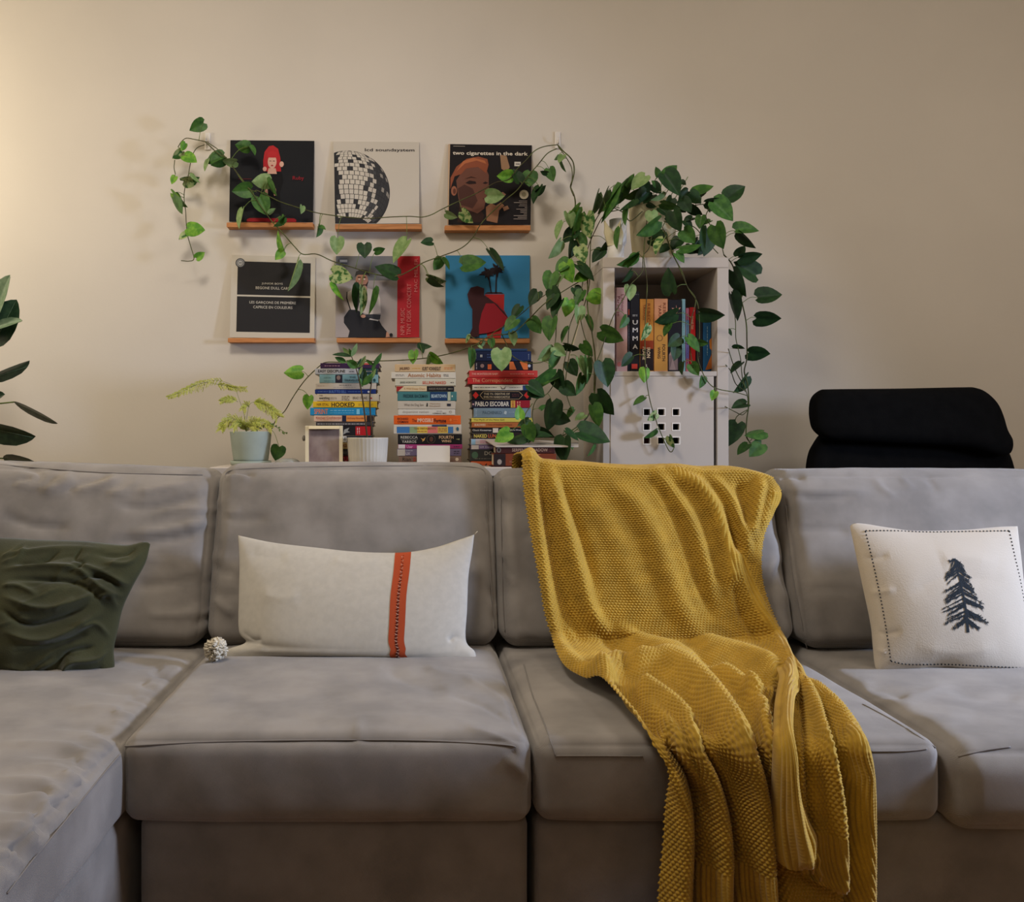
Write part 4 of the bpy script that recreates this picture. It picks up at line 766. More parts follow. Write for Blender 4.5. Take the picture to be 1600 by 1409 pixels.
for D, g, dp in ((stackA(), GA, .15), (stackB(), GB, .155), (stackC(), GC, .15)):
    r_ = random.Random(len(D)); n = len(D)
    for i, (x0, y0, x1, y1, rgb, lab, dr) in enumerate(D):
        z0 = TZ if i == n-1 else None
        book(x0, y0, x1, y1, rgb, lab, YB, dp+r_.uniform(-.02, .03), z0, False, dr, g)
# two thick books and the white board in front of the right stack
YD = 2.865
book(774, 697.5, 867, 708.6, (66, 34, 32), 'thick dark maroon book under the white board', YD, .10, None, False, lambda P: P.disc(779.5, 703, 3.4, 4, (120, 112, 104)).disc(779.5, 703, 2, 2.6, (50, 40, 40)).text("SERPENT'S SHADOW", 800, 700, 856, 705.5, (170, 140, 120)).bars(858, 700, 862, 707, (90, 50, 44), 2), 'books under the white board')
book(771, 708.6, 869, 728, (120, 58, 36), 'thick brown book with a reddish picture spine below the maroon one', YD, .10, None, False, lambda P: P.rect(771.5, 709, 790, 727.5, (40, 30, 30)).disc(780.5, 721.5, 3.6, 4.2, (150, 140, 130)).poly([(815, 709.4), (845, 709.4), (832, 717), (820, 714)], (176, 120, 76)).bars(796, 719.5, 804, 723, (150, 110, 80), 2).poly([(805, 727), (812, 714), (822, 727)], (150, 60, 40)), 'books under the white board')
book(768, 728, 868, 740, (70, 40, 40), 'dark reddish book lowest in front of the right stack', YD, .10, TZ, False, None, 'books under the white board')
bd = root('white_board', 'thin white board lying on the dark books beside the white cabinet', 'board', W(830, 697, 2.95))
a = W(775, 697.5, YD-.005); m = MB()
V = [W(775, 696.6, 2.86), W(904, 696.6, 2.86), W(904, 691, 3.08), W(757, 684.6, 3.06)]; zb = V[0][2]; V = [np.array([v[0], v[1], zb]) for v in V]; U_ = [v+np.array([0, 0, -.004]) for v in V]
V[2] = W(904, 689, 2.975); V[3] = W(758, 686, 2.975)
U_ = [v+np.array([0, 0, -.004]) for v in V]
m.add(V+U_, [(0, 1, 2, 3), (4, 7, 6, 5), (0, 4, 5, 1), (1, 5, 6, 2), (2, 6, 7, 3), (3, 7, 4, 0)], M_white); m.build('panel', bd)
wb = MB(); a = W(857, 740, 2.93); b = W(871, 708, 2.93); wb.box(a[0], b[0], 2.98, 3.10, TZ, b[2], M_white, .002)
o = wb.build('box'); tag(o, 'small white box beside the thick brown books', 'box')

# ---------------------------------------------------------------- frames, pebble, card, pots
M_frame = mat('cream_frame', (214, 202, 170), .6); M_photo = mat('blurred_photo', (160, 146, 138), .35, rgb2=(112, 92, 92), vscale=14, ramp=(.3, .7), spec=.5, stretch=(1, 1, .8))
pf = root('photo_frame', 'small cream photo frame standing before the left book stack', 'picture frame', W(505, 727, 2.90))
def quad(px0, py0, px1, py1, yb_, yt_, th, m_, mb, bev=0):
    P0 = [W(px0, py1, yb_), W(px1, py1, yb_), W(px1, py0, yt_), W(px0, py0, yt_)]; B = [p+np.array([0, th, 0]) for p in P0]
    mb.add(P0+B, [(0, 1, 2, 3), (4, 7, 6, 5), (0, 4, 5, 1), (1, 5, 6, 2), (2, 6, 7, 3), (3, 7, 4, 0)], m_)
m = MB()
for r in ((477, 665, 482.5, 729), (530, 665, 535.3, 729), (482.5, 665, 530, 670), (482.5, 724, 530, 729)): quad(*r, 2.90, 2.925, .016, M_frame, m)
m.build('moulding', pf); m = MB(); quad(482.5, 670, 530, 724, 2.905, 2.922, .003, M_photo, m); m.build('photo', pf)
m = MB(); quad(496, 690, 516, 728, 2.985, 2.94, .003, M_frame, m); m.build('easel_back', pf)
cd = MB(); quad(651.5, 696, 703, 729, 2.93, 2.94, .006, mat('white_card', (206, 198, 184), .7), cd); o = cd.build('card'); tag(o, 'blank whitish card standing before the middle book stack', 'card')
V, Fs = lathe([(0.0001, 0), (.022, .001), (.036, .007), (.0425, .014), (.041, .021), (.032, .028), (.016, .0315), (.0001, .032)], W(449, 731, 2.95), 28)
o = pyobj('pebble', [(v[0], v[1], v[2]) for v in V], Fs, mat('grey_pebble', (142, 142, 134), .8, var=.15, vscale=40, bump=.2), None, True); tag(o, 'smooth grey pebble between the sage pot and the cream frame', 'stone')
V, Fs = lathe([(.0001, 0), (.007, .0), (.0085, .004), (.006, .009), (.0001, .010)], (0, 0, 0), 16)
cc = W(475, 684.5, 3.30); o = pyobj('wall_clip', [(cc[0]+v[0]*.8, cc[1]-v[2]+.0, cc[2]+v[1]*1.3) for v in V], Fs, mat('clip_grey', (120, 114, 104), .5), None, True); tag(o, 'small grey oval clip on the wall just left of the cream photo frame', 'clip')
M_sage = mat('sage_glaze', (152, 162, 150), .6, var=.04, vscale=20, bump=.1, bscale=120); M_soil = mat('potting_soil', (52, 38, 28), .95, rgb2=(30, 22, 18), vscale=90, bump=.6, bscale=120)
sp = root('sage_plant_pot', 'round pale sage green plant pot on a matching saucer, left on the console', 'plant pot', W(392, 727, 3.0)); c0 = W(392, 727, 3.0); c0[2] = TZ
Rt, Rb = 32.5*3/F, 27.5*3/F; Ht = (727-674)*3/F-.006+(c0[2]-W(392, 727, 3.0)[2])*-1
V, Fs = lathe([(.0001, 0), (.060, 0), (.0665, .004), (.068, .016), (.064, .016), (.062, .012), (.0001, .012)], c0, 44); pyobj('saucer', V, Fs, M_sage, sp, True)
c1 = c0+np.array([0, 0, .0125]); hz = W(392, 674, 3.0)[2]-c1[2]
V, Fs = lathe([(.0001, 0), (.052, 0), (.057, .004), (.0585, .01), (.064, hz*.5), (.0693, hz-.002), (.069, hz), (.065, hz), (.064, hz-.004), (.062, hz-.02)], c1, 48); pyobj('pot_body', V, Fs, M_sage, sp, True)
V, Fs = lathe([(.0625, hz-.018), (.04, hz-.012), (.0001, hz-.010)], c1, 30); pyobj('soil', V, Fs, M_soil, sp, True)
M_rib = mat('ribbed_cream_glaze', (196, 190, 176), .45, var=.03, vscale=10)
c2 = W(574.5, 727, 2.93); c2[2] = TZ
rp = root('ribbed_plant_pot', 'off-white ribbed planter between the left and middle book stacks', 'plant pot', c2)
h2 = W(574, 683.5, 2.93)[2]-TZ
V, Fs = lathe([(.0001, 0), (.058, 0), (.061, .004), (.0635, h2*.4), (.0665, h2-.006), (.0675, h2-.002), (.0665, h2), (.063, h2), (.062, h2-.004), (.061, h2-.02)], c2, 192, lambda t, i: .022*(abs(math.sin(t*17))-.5) if 2 <= i <= 4 else 0)
pyobj('pot_body', V, Fs, M_rib, rp, True); V, Fs = lathe([(.061, h2-.014), (.03, h2-.01), (.0001, h2-.01)], c2, 24); pyobj('soil', V, Fs, M_soil, rp, True)

# ---------------------------------------------------------------- white cube cabinet
YU = 3.0; k_ = YU/F
cb = root('cube_cabinet', 'tall white open-cube cabinet with a perforated door, right of the book stacks', 'cabinet', ((1040-CX)*k_, 3.18, 0))
XL, XR, ZT = (942-CX)*k_, (1138.5-CX)*k_, H-(402-CY)*k_; IL, IR = (960.5-CX)*k_, (1120.5-CX)*k_; zt_in, zb_in = H-(418-CY)*k_, H-(580-CY)*k_; zd = H-(587.5-CY)*k_; YK = 3.35
m = MB(); m.box(XL, XR, YU, YK, zt_in, ZT, M_white, .0012); m.build('top_panel', cb)
m = MB(); m.box(XL, IL, YU, YK, 0, zt_in-.0006, M_white, .0012); m.build('side_panel', cb); m = MB(); m.box(IR, XR, YU, YK, 0, zt_in-.0006, M_white, .0012); m.build('side_panel', cb)
for i, z in enumerate((zb_in, zb_in-.355, zb_in-.71, zb_in-1.06)):
    m = MB(); m.box(IL+.0005, IR-.0005, YU+.001, YK-.004, z-.016, z, M_white, .0008); m.build('shelf', cb)
m = MB(); m.box(IL, IR, YK-.004, YK, 0, zt_in, M_white); m.build('back_panel', cb)
dx0, dx1 = (954-CX)*k_, (1115-CX)*k_; dz1, dz0 = zd-.001, zd-.335; DY0, DY1 = YU-.002, YU+.014
xs = [dx0]; zs = [dz0]
for a, b in ((1005.7, 1015.3), (1028, 1038), (1051, 1061)): xs += [(a-CX)*k_, (b-CX)*k_]
for a, b in ((693, 683.5), (671.5, 662), (648.6, 639)): zs += [H-(a-CY)*k_, H-(b-CY)*k_]
xs.append(dx1); zs.append(dz1); m = MB()
def cellbox(m, i, j): m.box(xs[i], xs[i+1], DY0, DY1, zs[j], zs[j+1], M_white)
V = []; Fs = []; vi = {}
def vid(x, y, z):
    k = (round(x, 6), round(y, 6), round(z, 6))
    if k not in vi: vi[k] = len(V); V.append((x, y, z))
    return vi[k]
hole = lambda i, j: i % 2 == 1 and j % 2 == 1
for i in range(7):
    for j in range(7):
        x0, x1, z0, z1 = xs[i], xs[i+1], zs[j], zs[j+1]
        if hole(i, j):
            for p, q in (((x0, z0), (x1, z0)), ((x1, z0), (x1, z1)), ((x1, z1), (x0, z1)), ((x0, z1), (x0, z0))):
                Fs.append((vid(p[0], DY0, p[1]), vid(p[0], DY1, p[1]), vid(q[0], DY1, q[1]), vid(q[0], DY0, q[1])))
        else:
            Fs.append((vid(x0, DY0, z0), vid(x1, DY0, z0), vid(x1, DY0, z1), vid(x0, DY0, z1))); Fs.append((vid(x0, DY1, z0), vid(x0, DY1, z1), vid(x1, DY1, z1), vid(x1, DY1, z0)))
for p, q in (((dx0, dz0), (dx1, dz0)), ((dx1, dz0), (dx1, dz1)), ((dx1, dz1), (dx0, dz1)), ((dx0, dz1), (dx0, dz0))): Fs.append((vid(p[0], DY0, p[1]), vid(q[0], DY0, q[1]), vid(q[0], DY1, q[1]), vid(p[0], DY1, p[1])))
door = pyobj('door', V, Fs, M_white, cb)
for i in (1, 3, 5):
    for j in (1, 3, 5):
        m = MB(); x0, x1, z0, z1 = xs[i], xs[i+1], zs[j], zs[j+1]; g = .0035
        for r in ((x0-g, x1+g, z1, z1+g), (x0-g, x1+g, z0-g, z0), (x0-g, x0, z0, z1), (x1, x1+g, z0, z1)): m.box(r[0], r[1], DY0-.0012, DY0+.0005, r[2], r[3], mat('hole_rim', (232, 224, 212), .5))
        m.build('hole_rim', door)
m = MB(); m.box(IL+.002, IR-.002, YU+.10, YU+.105, dz0, zd-.02, mat('painted_shade_sheet', (12, 10, 12), .95)); m.build('painted_shade_sheet', cb)  # black sheet paints the interior shade seen through the door holes
m = MB(); m.box(xs[1]-.02, xs[2]+.02, YU+.04, YU+.09, zd-.336, zs[2]+.004, mat('dark_red_box', (110, 16, 20), .6), .002); o = m.build('storage_box'); tag(o, 'dark red box seen through the lowest left hole of the cabinet door', 'box')
# upright books in the cabinet
def up(x0, y0, x1, rgb, lab, dr, yf=3.055, dep=.16): return book(x0, y0, x1, 579.6, rgb, lab, yf, dep, zb_in+.0005, True, dr, GS)
def T(P, s, x0, y0, x1, y1, rgb): return P.text(s, x0, y0, x1, y1, rgb, 1)
up(963, 449, 980.5, (190, 152, 144), 'tall pale pink book with burgundy script, leftmost upright in the cabinet', lambda P: T(T(P, "L'Amour", 970.5, 460, 975.5, 487, (110, 40, 40)), 'Paradise', 964.5, 463, 969, 494, (110, 40, 40)).disc(967.5, 569, 3.2, 3.6, (200, 120, 112)))
up(980.9, 471, 984.3, (26, 28, 40), 'very thin dark book squeezed beside the pale pink one', lambda P: P.bars(982, 500, 983.4, 560, (120, 116, 120), 1, 1).rect(981.6, 483, 983.6, 492, (140, 60, 40)))
def umma(P):
    P.bars(988.5, 491, 996, 494.5, (180, 176, 170), 2)
    for c_, y in (('U', 500), ('M', 512), ('M', 525), ('A', 538)): P.text(c_, 988.5, y, 996.5, y+7, (206, 202, 196))
    P.rect(987, 568.5, 996, 576, (186, 60, 50)); P.bars(990, 459, 998, 461, (120, 116, 112))
up(984.6, 455, 999.4, (24, 22, 26), 'tall black book with widely spaced white capitals, in the cabinet', umma)
up(999.8, 467, 1021.5, (196, 130, 52), 'orange to black book beside the tall black one, in the cabinet', lambda P: T(T(T(P.rect(1000.2, 532, 1021, 545, (150, 62, 34)).rect(1000.2, 545, 1021, 579, (36, 26, 26)), 'REBECCA', 1011.5, 474, 1016, 518, (140, 66, 36)), 'YARROS', 1005, 475, 1009.5, 500, (140, 66, 36)), 'IRON', 1010.5, 543, 1016, 559, (220, 196, 160)).text('FLAME', 1004, 542, 1009, 562, (220, 196, 160), 1).text('R', 1008, 569, 1012, 574, (200, 190, 176)))
up(1022, 466.5, 1043.5, (206, 142, 100), 'peach and gold book second of the two thick warm-coloured ones, in the cabinet', lambda P: T(T(T(P.rect(1022.4, 500, 1043, 579, (190, 136, 62)), 'REBECCA', 1036, 473, 1040.5, 516, (120, 60, 40)), 'YARROS', 1029, 476, 1033.5, 508, (120, 60, 40)), 'FOURTH', 1034.5, 538, 1039.5, 564, (60, 40, 30)).text('WING', 1027.5, 542, 1032, 560, (60, 40, 30), 1).ring(1031, 528, 4, 4.7, (120, 80, 50)))
up(1044, 468, 1065, (22, 20, 26), 'black book with a small pink-gold flower, in the cabinet', lambda P: P.poly([(1049.5, 481), (1054, 481.5), (1056, 487), (1056.5, 476), (1058, 487), (1061, 481), (1064, 480), (1059, 487), (1056.5, 490), (1053, 486)], (206, 140, 116)).rect(1045, 555, 1059, 578, (120, 100, 96)).poly([(1045, 555), (1050, 545), (1056, 555)], (150, 128, 120)).poly([(1046, 578), (1051, 560), (1056, 578)], (150, 128, 120)))
up(1065.4, 467, 1071, (122, 158, 160), 'thin pale teal book in the cabinet', lambda P: P.bars(1067, 485, 1069.6, 570, (90, 122, 130), 1, 1))
up(1071.4, 481, 1077, (176, 96, 110), 'thin pink and violet book in the cabinet', lambda P: P.rect(1071.8, 500, 1076.6, 530, (90, 120, 140)).rect(1071.8, 530, 1076.6, 560, (110, 96, 150)).bars(1073, 490, 1075.4, 570, (60, 56, 80), 1, 1))
up(1077.4, 480, 1087, (186, 32, 36), 'bright red book in the cabinet', lambda P: P.text('BONNIE TSUI', 1080, 494, 1083.5, 514, (226, 180, 150), 1).disc(1081, 565, 1.3, 1.8, (220, 160, 140)).disc(1084, 485, 1, 1.5, (220, 190, 180)))
up(1087.4, 484.5, 1098, (34, 34, 40), 'dark book with a faint vertical title, between the red and blue ones in the cabinet', lambda P: P.bars(1092, 505, 1094.4, 560, (90, 90, 80), 1, 1))
up(1098.4, 484, 1111.2, (36, 92, 140), 'blue book with orange shapes at its foot, rightmost in the cabinet', lambda P: P.rect(1101, 484.3, 1112, 488, (60, 130, 130)).poly([(1108, 532), (1112.2, 527), (1112.2, 548), (1109, 544)], (206, 130, 60)).poly([(1102, 578), (1112.2, 552), (1112.2, 576)], (190, 110, 50)).bars(1104, 510, 1106.5, 555, (140, 180, 200), 1, 1))

# ---------------------------------------------------------------- pots on the cabinet
M_cer = mat('ivory_ceramic', (206, 196, 160), .5, var=.04, vscale=12); M_bw = mat('white_ceramic', (220, 216, 208), .4); M_terra = mat('terracotta', (176, 96, 58), .8)
c3 = np.array([(1020-CX)*3.16/F, 3.16, ZT])
hp = W(0, 322, 3.16)[2]-ZT
bv = root('sculpted_vase', 'white petal-shaped ceramic vase on a round foot, left on top of the cabinet', 'vase', (W(963, 402, 3.05)[0], 3.05, ZT)); cv = np.array([W(962, 402, 3.05)[0], 3.05, ZT])
V, Fs = lathe([(.0001, 0), (.026, 0), (.028, .002), (.028, .046), (.026, .048), (.0001, .048)], cv, 36); pyobj('foot', V, Fs, M_bw, bv, True)
V, Fs = lathe([(.0001, .0), (.020, .004), (.029, .022), (.0295, .10), (.028, .10), (.0265, .02), (.0001, .006)], cv+np.array([.018, .045, .048]), 36); pyobj('beaker', V, Fs, M_bw, bv, True)
for (ax_, ay, lean_, hh) in ((-.012, -.012, -.030, .085), (.004, .004, .012, .090)):
    V = []; Fs = []; nu_, nv_ = 9, 12
    for s in (0, 1):
        for i in range(nu_):
            u = i/(nu_-1)*2-1
            for j in range(nv_):
                v = j/(nv_-1); wd = .020*(math.sin(math.pi*min(1, v*.55+.35)) if v < .99 else .12)*(1-.75*max(0, v-.55)/.45)
                V.append((cv[0]+ax_+u*wd+lean_*v**1.4, cv[1]+ay-.012*(1-u*u)+s*.003, cv[2]+.046+v*hh))
    n_ = nu_*nv_
    for s in (0, 1):
        for i in range(nu_-1):
            for j in range(nv_-1):
                a = s*n_+i*nv_+j; q = (a, a+nv_, a+nv_+1, a+1); Fs.append(q if s == 0 else q[::-1])
    rim = [i*nv_ for i in range(nu_)]+[(nu_-1)*nv_+j for j in range(1, nv_)]+[i*nv_+nv_-1 for i in range(nu_-2, -1, -1)]+[j for j in range(nv_-2, 0, -1)]
    for a, b in zip(rim, rim[1:]+rim[:1]): Fs.append((a, b, b+n_, a+n_))
    pyobj('petal', V, Fs, M_cer, bv, True)

# ---------------------------------------------------------------- leaves and vines
LM = {}
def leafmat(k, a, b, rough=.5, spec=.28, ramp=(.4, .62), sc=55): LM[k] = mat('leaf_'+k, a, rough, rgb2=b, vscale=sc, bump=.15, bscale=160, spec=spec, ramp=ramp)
leafmat('mid', (72, 114, 46), (50, 90, 36)); leafmat('bright', (122, 170, 56), (80, 136, 40)); leafmat('dark', (38, 70, 32), (27, 54, 26)); leafmat('pale', (138, 162, 106), (112, 142, 84)); leafmat('varied', (164, 178, 118), (60, 104, 46), ramp=(.42, .52), sc=70)  # bright also puts lamp light into the colour of the left-hand vine leaves
leafmat('rubber', (54, 82, 54), (36, 62, 42), rough=.3, spec=.5); leafmat('rubber_pale', (120, 140, 112), (96, 120, 92), rough=.35)
M_stem = mat('vine_stem', (86, 96, 44), .6, rgb2=(62, 56, 30), vscale=30); M_stemg = mat('petiole_green', (104, 124, 60), .5); M_stemd = mat('woody_stem', (70, 56, 34), .7)
TB = {'heart': ([0, .04, .12, .28, .46, .64, .8, .92, 1], [.34, .78, .97, 1.0, .92, .72, .44, .18, .0], .84, .15),
      'lance': ([0, .08, .2, .38, .55, .72, .86, .95, 1], [.06, .42, .78, 1, .96, .74, .42, .16, 0], .42, 0),
      'oval': ([0, .05, .14, .3, .5, .7, .86, .95, 1], [.08, .42, .72, .96, 1, .90, .58, .28, 0], .46, 0)}
def leaf_geo(B, T_, wf, shape, rng, curl=.12, Wd=None, thick=.0005):
    ts, fs, asp, lobe = TB[shape]; ax_ = T_-B; L = np.linalg.norm(ax_); ax_ = ax_/L; view = (B+T_)/2-np.array([0, 0, H]); view /= np.linalg.norm(view)
    sd = np.cross(ax_, view); sd /= np.linalg.norm(sd)+1e-9; n = np.cross(sd, ax_)
    if n@view > 0: n = -n
    wt = Wd if Wd else asp*L*max(1, wf); roll = math.acos(min(1, max(.12, wf)))*(1 if rng.random() < .5 else -1)
    s2 = sd*math.cos(roll)+n*math.sin(roll); n2 = n*math.cos(roll)-sd*math.sin(roll)
    cols = [-1, -.62, -.22, 0, .22, .62, 1]; V = []; fold = rng.uniform(.22, .55)*(1 if rng.random() < .8 else -.6); bend = rng.uniform(-.04, curl)
    for t, f in zip(ts, fs):
        for c in cols:
            hw = wt/2*f*c; back = lobe*L*abs(c)**1.3*max(0, 1-t*4.5)
            z = fold*abs(hw)-bend*L*(t*t)*1.0-.10*abs(hw)*abs(c)
            V.append(B+ax_*(t*L-back)+s2*hw+n2*z)
    k = len(cols); Fs = []
    for i in range(len(ts)-1):
        for j in range(k-1): a = i*k+j; Fs.append((a, a+1, a+k+1, a+k))
    N = len(V); V2 = [v-n2*thick for v in V]; return V+V2, Fs+[tuple(q+N for q in f[::-1]) for f in Fs]
def nearest(stems, p):
    best = None
    for S in stems:
        d = np.linalg.norm((S-p)*np.array([1, .35, 1]), axis=1); i = d.argmin()
        if best is None or d[i] < best[0]: best = (d[i], S[i])
    return best
def plant(t, stems, leaves, dfn, sr, seed, shape='heart', maxpet=.14, default='mid', leafname='leaf', pet_r=.0011, sm=M_stem):
    rng = random.Random(seed); SP = []
    for st in stems:
        pts = st['p']; r0 = st.get('r', sr); W_ = np.array([W(a, b, st['y'][i] if 'y' in st else dfn(a, b)) for i, (a, b) in enumerate(pts)])
        S = catmull(W_, 6*len(pts)); SP.append(S)
        V, Fs = tube_geo(S, r0, 6, st.get('r1', r0)); pyobj(st.get('n', 'stem'), V, Fs, st.get('m', sm), t, True)
    for lf in leaves:
        bx, by, tx, ty, wf = lf[:5]; tone = lf[5] if len(lf) > 5 and lf[5] else default; y = lf[6] if len(lf) > 6 else dfn((bx+tx)/2, (by+ty)/2)+rng.uniform(-.012, .012)
        B = W(bx, by, y); T_ = W(tx, ty, y-rng.uniform(.0, .012)); V, Fs = leaf_geo(B, T_, wf, shape if len(lf) < 8 else lf[7], rng); m = MB(); m.add(V, Fs, LM[tone])
        if SP and shape != 'oval':
            d, S = nearest(SP, B)
            if .004 < d < maxpet:
                mid = (B+S)/2+np.array([0, -.004, .16*d]); a = catmull(np.array([S, mid, B]), 7); m.tube(a, pet_r, M_stemg, 4, pet_r*.8)
        o = m.build(leafname, t, True)
    return SP
# ---------------------------------------------------------------- the trailing pothos
def dv(px, py):
    if px < 735 and py < 545: return 3.282
    if px < 735: return 3.19
    if px < 850: return 3.275 if py < 500 else (3.10 if py < 545 else (2.93 if py < 600 else 2.90))
    if px < 905 and py < 300: return 3.29
    if px < 945: return 3.12-.10*min(1, max(0, (py-300)/200))
    if px < 1140 and py > 402: return 2.965
    if px < 1140: return 3.06
    return 3.10 if py > 400 else 3.02
po = root('trailing_pothos', 'large trailing pothos with heart-shaped leaves on the white cabinet, its vines strung along the wall', 'plant', c3)
V, Fs = lathe([(.0001, 0), (.062, 0), (.068, .004), (.078, hp*.5), (.084, hp-.004), (.0845, hp), (.080, hp), (.078, hp-.006), (.074, hp-.03)], c3+np.array([0, 0, .012]), 48); pyobj('pot', V, Fs, M_cer, po, True)
V, Fs = lathe([(.0001, 0), (.074, 0), (.082, .002), (.086, .013), (.083, .014), (.078, .0125), (.0001, .0125)], c3, 40); pyobj('saucer', V, Fs, M_terra, po, True)
V, Fs = lathe([(.076, hp-.012), (.04, hp-.006), (.0001, hp-.004)], c3+np.array([0, 0, .012]), 24); pyobj('soil', V, Fs, M_soil, po, True)
def S_(*p, **k): return dict(p=K(*p), **k)
stems = [S_(325,222, 305,218, 291,216, 283,222, 278,230), S_(320,226, 308,231, 301,242, 297,258, 294,275, 291,285, 288,300, 288,315, 290,330, 291,348, 293,367, 298,385, 303,404, 295,408, 283,407),
 S_(273,250, 272,262, 274,272), S_(325,223, 340,233, 352,245, 362,258, 375,278, 388,294, 401,300), S_(320,221, 341,240, 352,246, 364,261, 378,280, 395,302, 405,318, 425,346, 440,362, 460,385, 473,397, 495,397, 520,408, 552,418, 585,428, 617,432, 640,423, 662,410, 690,400, 720,388, 738,372, 750,352, 765,335, 790,312, 808,297, 825,275, 840,258, 855,240, 870,232, r=.0019),
 S_(398,299, 403,298, 425,309, 440,316, 465,324, 489,331, 510,335, 550,340, 580,341, 610,339, 640,338, 660,339, 675,335, 690,327, 713,316, 740,304, 757,295, 775,285, 795,280, 808,264, 822,250, 835,236, 850,229, 871,226, r=.0018),
 S_(871,226, 880,236, 890,245, 896,255, 897,270, 893,287, 892,293, 897,305, 899,318, 897,330, 893,345, 900,370, 912,400, 918,440, 918,480, 925,520, 930,560, 930,600, 925,630, 915,655, 880,680, 850,683, r=.0024),
 S_(872,229, 884,245, 893,262, 894,280, 891,292, 896,306), S_(968,325, 950,322, 936,335, 925,360, 922,400, 920,450, 905,500, 893,540, 886,575, 882,610), S_(966,328, 945,335, 930,360, 918,390, 912,430, 905,470, 890,510, 887,540, 880,580, 885,615, 895,645),
 S_(905,440, 880,455, 850,475, 825,500, 800,520, 765,525, 740,540, 700,553, 660,560, 620,563, 590,564, 540,566, 510,566, 498,573, 480,590, 468,605, 455,625, 445,642, 432,655, 424,671, r=.0018),
 S_(872,448, 838,470, 815,490, 790,508, 768,523, 766,545), S_(875,470, 870,495, 868,530, 862,555, 845,566, 820,566, 800,555, 790,535, 783,520), S_(768,524, 772,535, 745,530, 733,524, 730,532),
 S_(905,490, 912,520, 922,550, 928,575, 928,610), S_(850,683, 825,672, 820,650, 832,630), S_(866,600, 855,615, 838,625, 832,645, 834,668), S_(915,655, 900,672, 880,683, 870,690),
 S_(1014,335, 1010,350, 1006,400, 1011,440, 1010,470, 1008,510, 1008,560, 1011,600, 1018,635, 1030,670, 1043,700, 1049,706, 1053,700, y=[3.10, 3.06, 2.985, 2.97, 2.965, 2.965, 2.96, 2.96, 2.96, 2.96, 2.96, 2.96, 2.96]),
 S_(1022,345, 1015,385, 1005,400, 1003,425, 985,445, 975,465, 960,490, 950,515, 940,545, 930,570, y=[3.06, 3.02, 2.985]+[2.965]*7), S_(1035,355, 1050,395, 1060,415, 1075,450, 1090,475, 1093,520, 1090,550, 1093,570, 1105,595, 1120,607, 1150,613, 1168,618, y=[3.08, 3.0]+[2.965]*7+[2.97, 2.98, 3.0]),
 S_(1038,360, 1052,398, 1066,425, 1074,448, 1087,468, 1080,500, 1078,540, 1083,575, y=[3.08, 3.0]+[2.965]*6), S_(1004,330, 985,345, 975,333, 960,325), S_(1060,330, 1090,320, 1108,322, 1103,338, 1112,355, 1125,375, 1131,398, y=[3.08, 3.04, 3.0, 3.0, 3.0, 3.0, 3.02]),
 S_(1060,345, 1085,355, 1100,372, 1122,396), S_(1131,398, 1142,410, 1148,425, 1155,460, 1160,475, 1166,505, 1167,530, 1167,560, 1163,580, 1168,600, 1170,630, 1167,655, 1166,680, 1172,692, r=.0024), S_(1143,455, 1149,500, 1150,530, 1157,560, 1160,590, 1168,620, 1168,632), S_(1138,545, 1146,570, 1155,590, 1165,605), S_(1134,570, 1142,580, 1150,600, 1166,612), S_(1133,635, 1148,643, 1160,648, 1168,640, 1152,650, 1148,660),
 S_(906,500, 898,530, 888,562, m=mat('dry_root', (206, 186, 150), .8), n='dry_stem')]
for i in range(9):
    x = 985+i*9; stems.append(dict(p=[(1000+i*5, 330), (x, 306), (x-14+i*4, 288-(i % 3)*6)], y=[3.14, 3.10, 3.08], m=M_stemg, r=.0013))
b_, d_, p_, v_ = 'bright', 'dark', 'pale', 'varied'
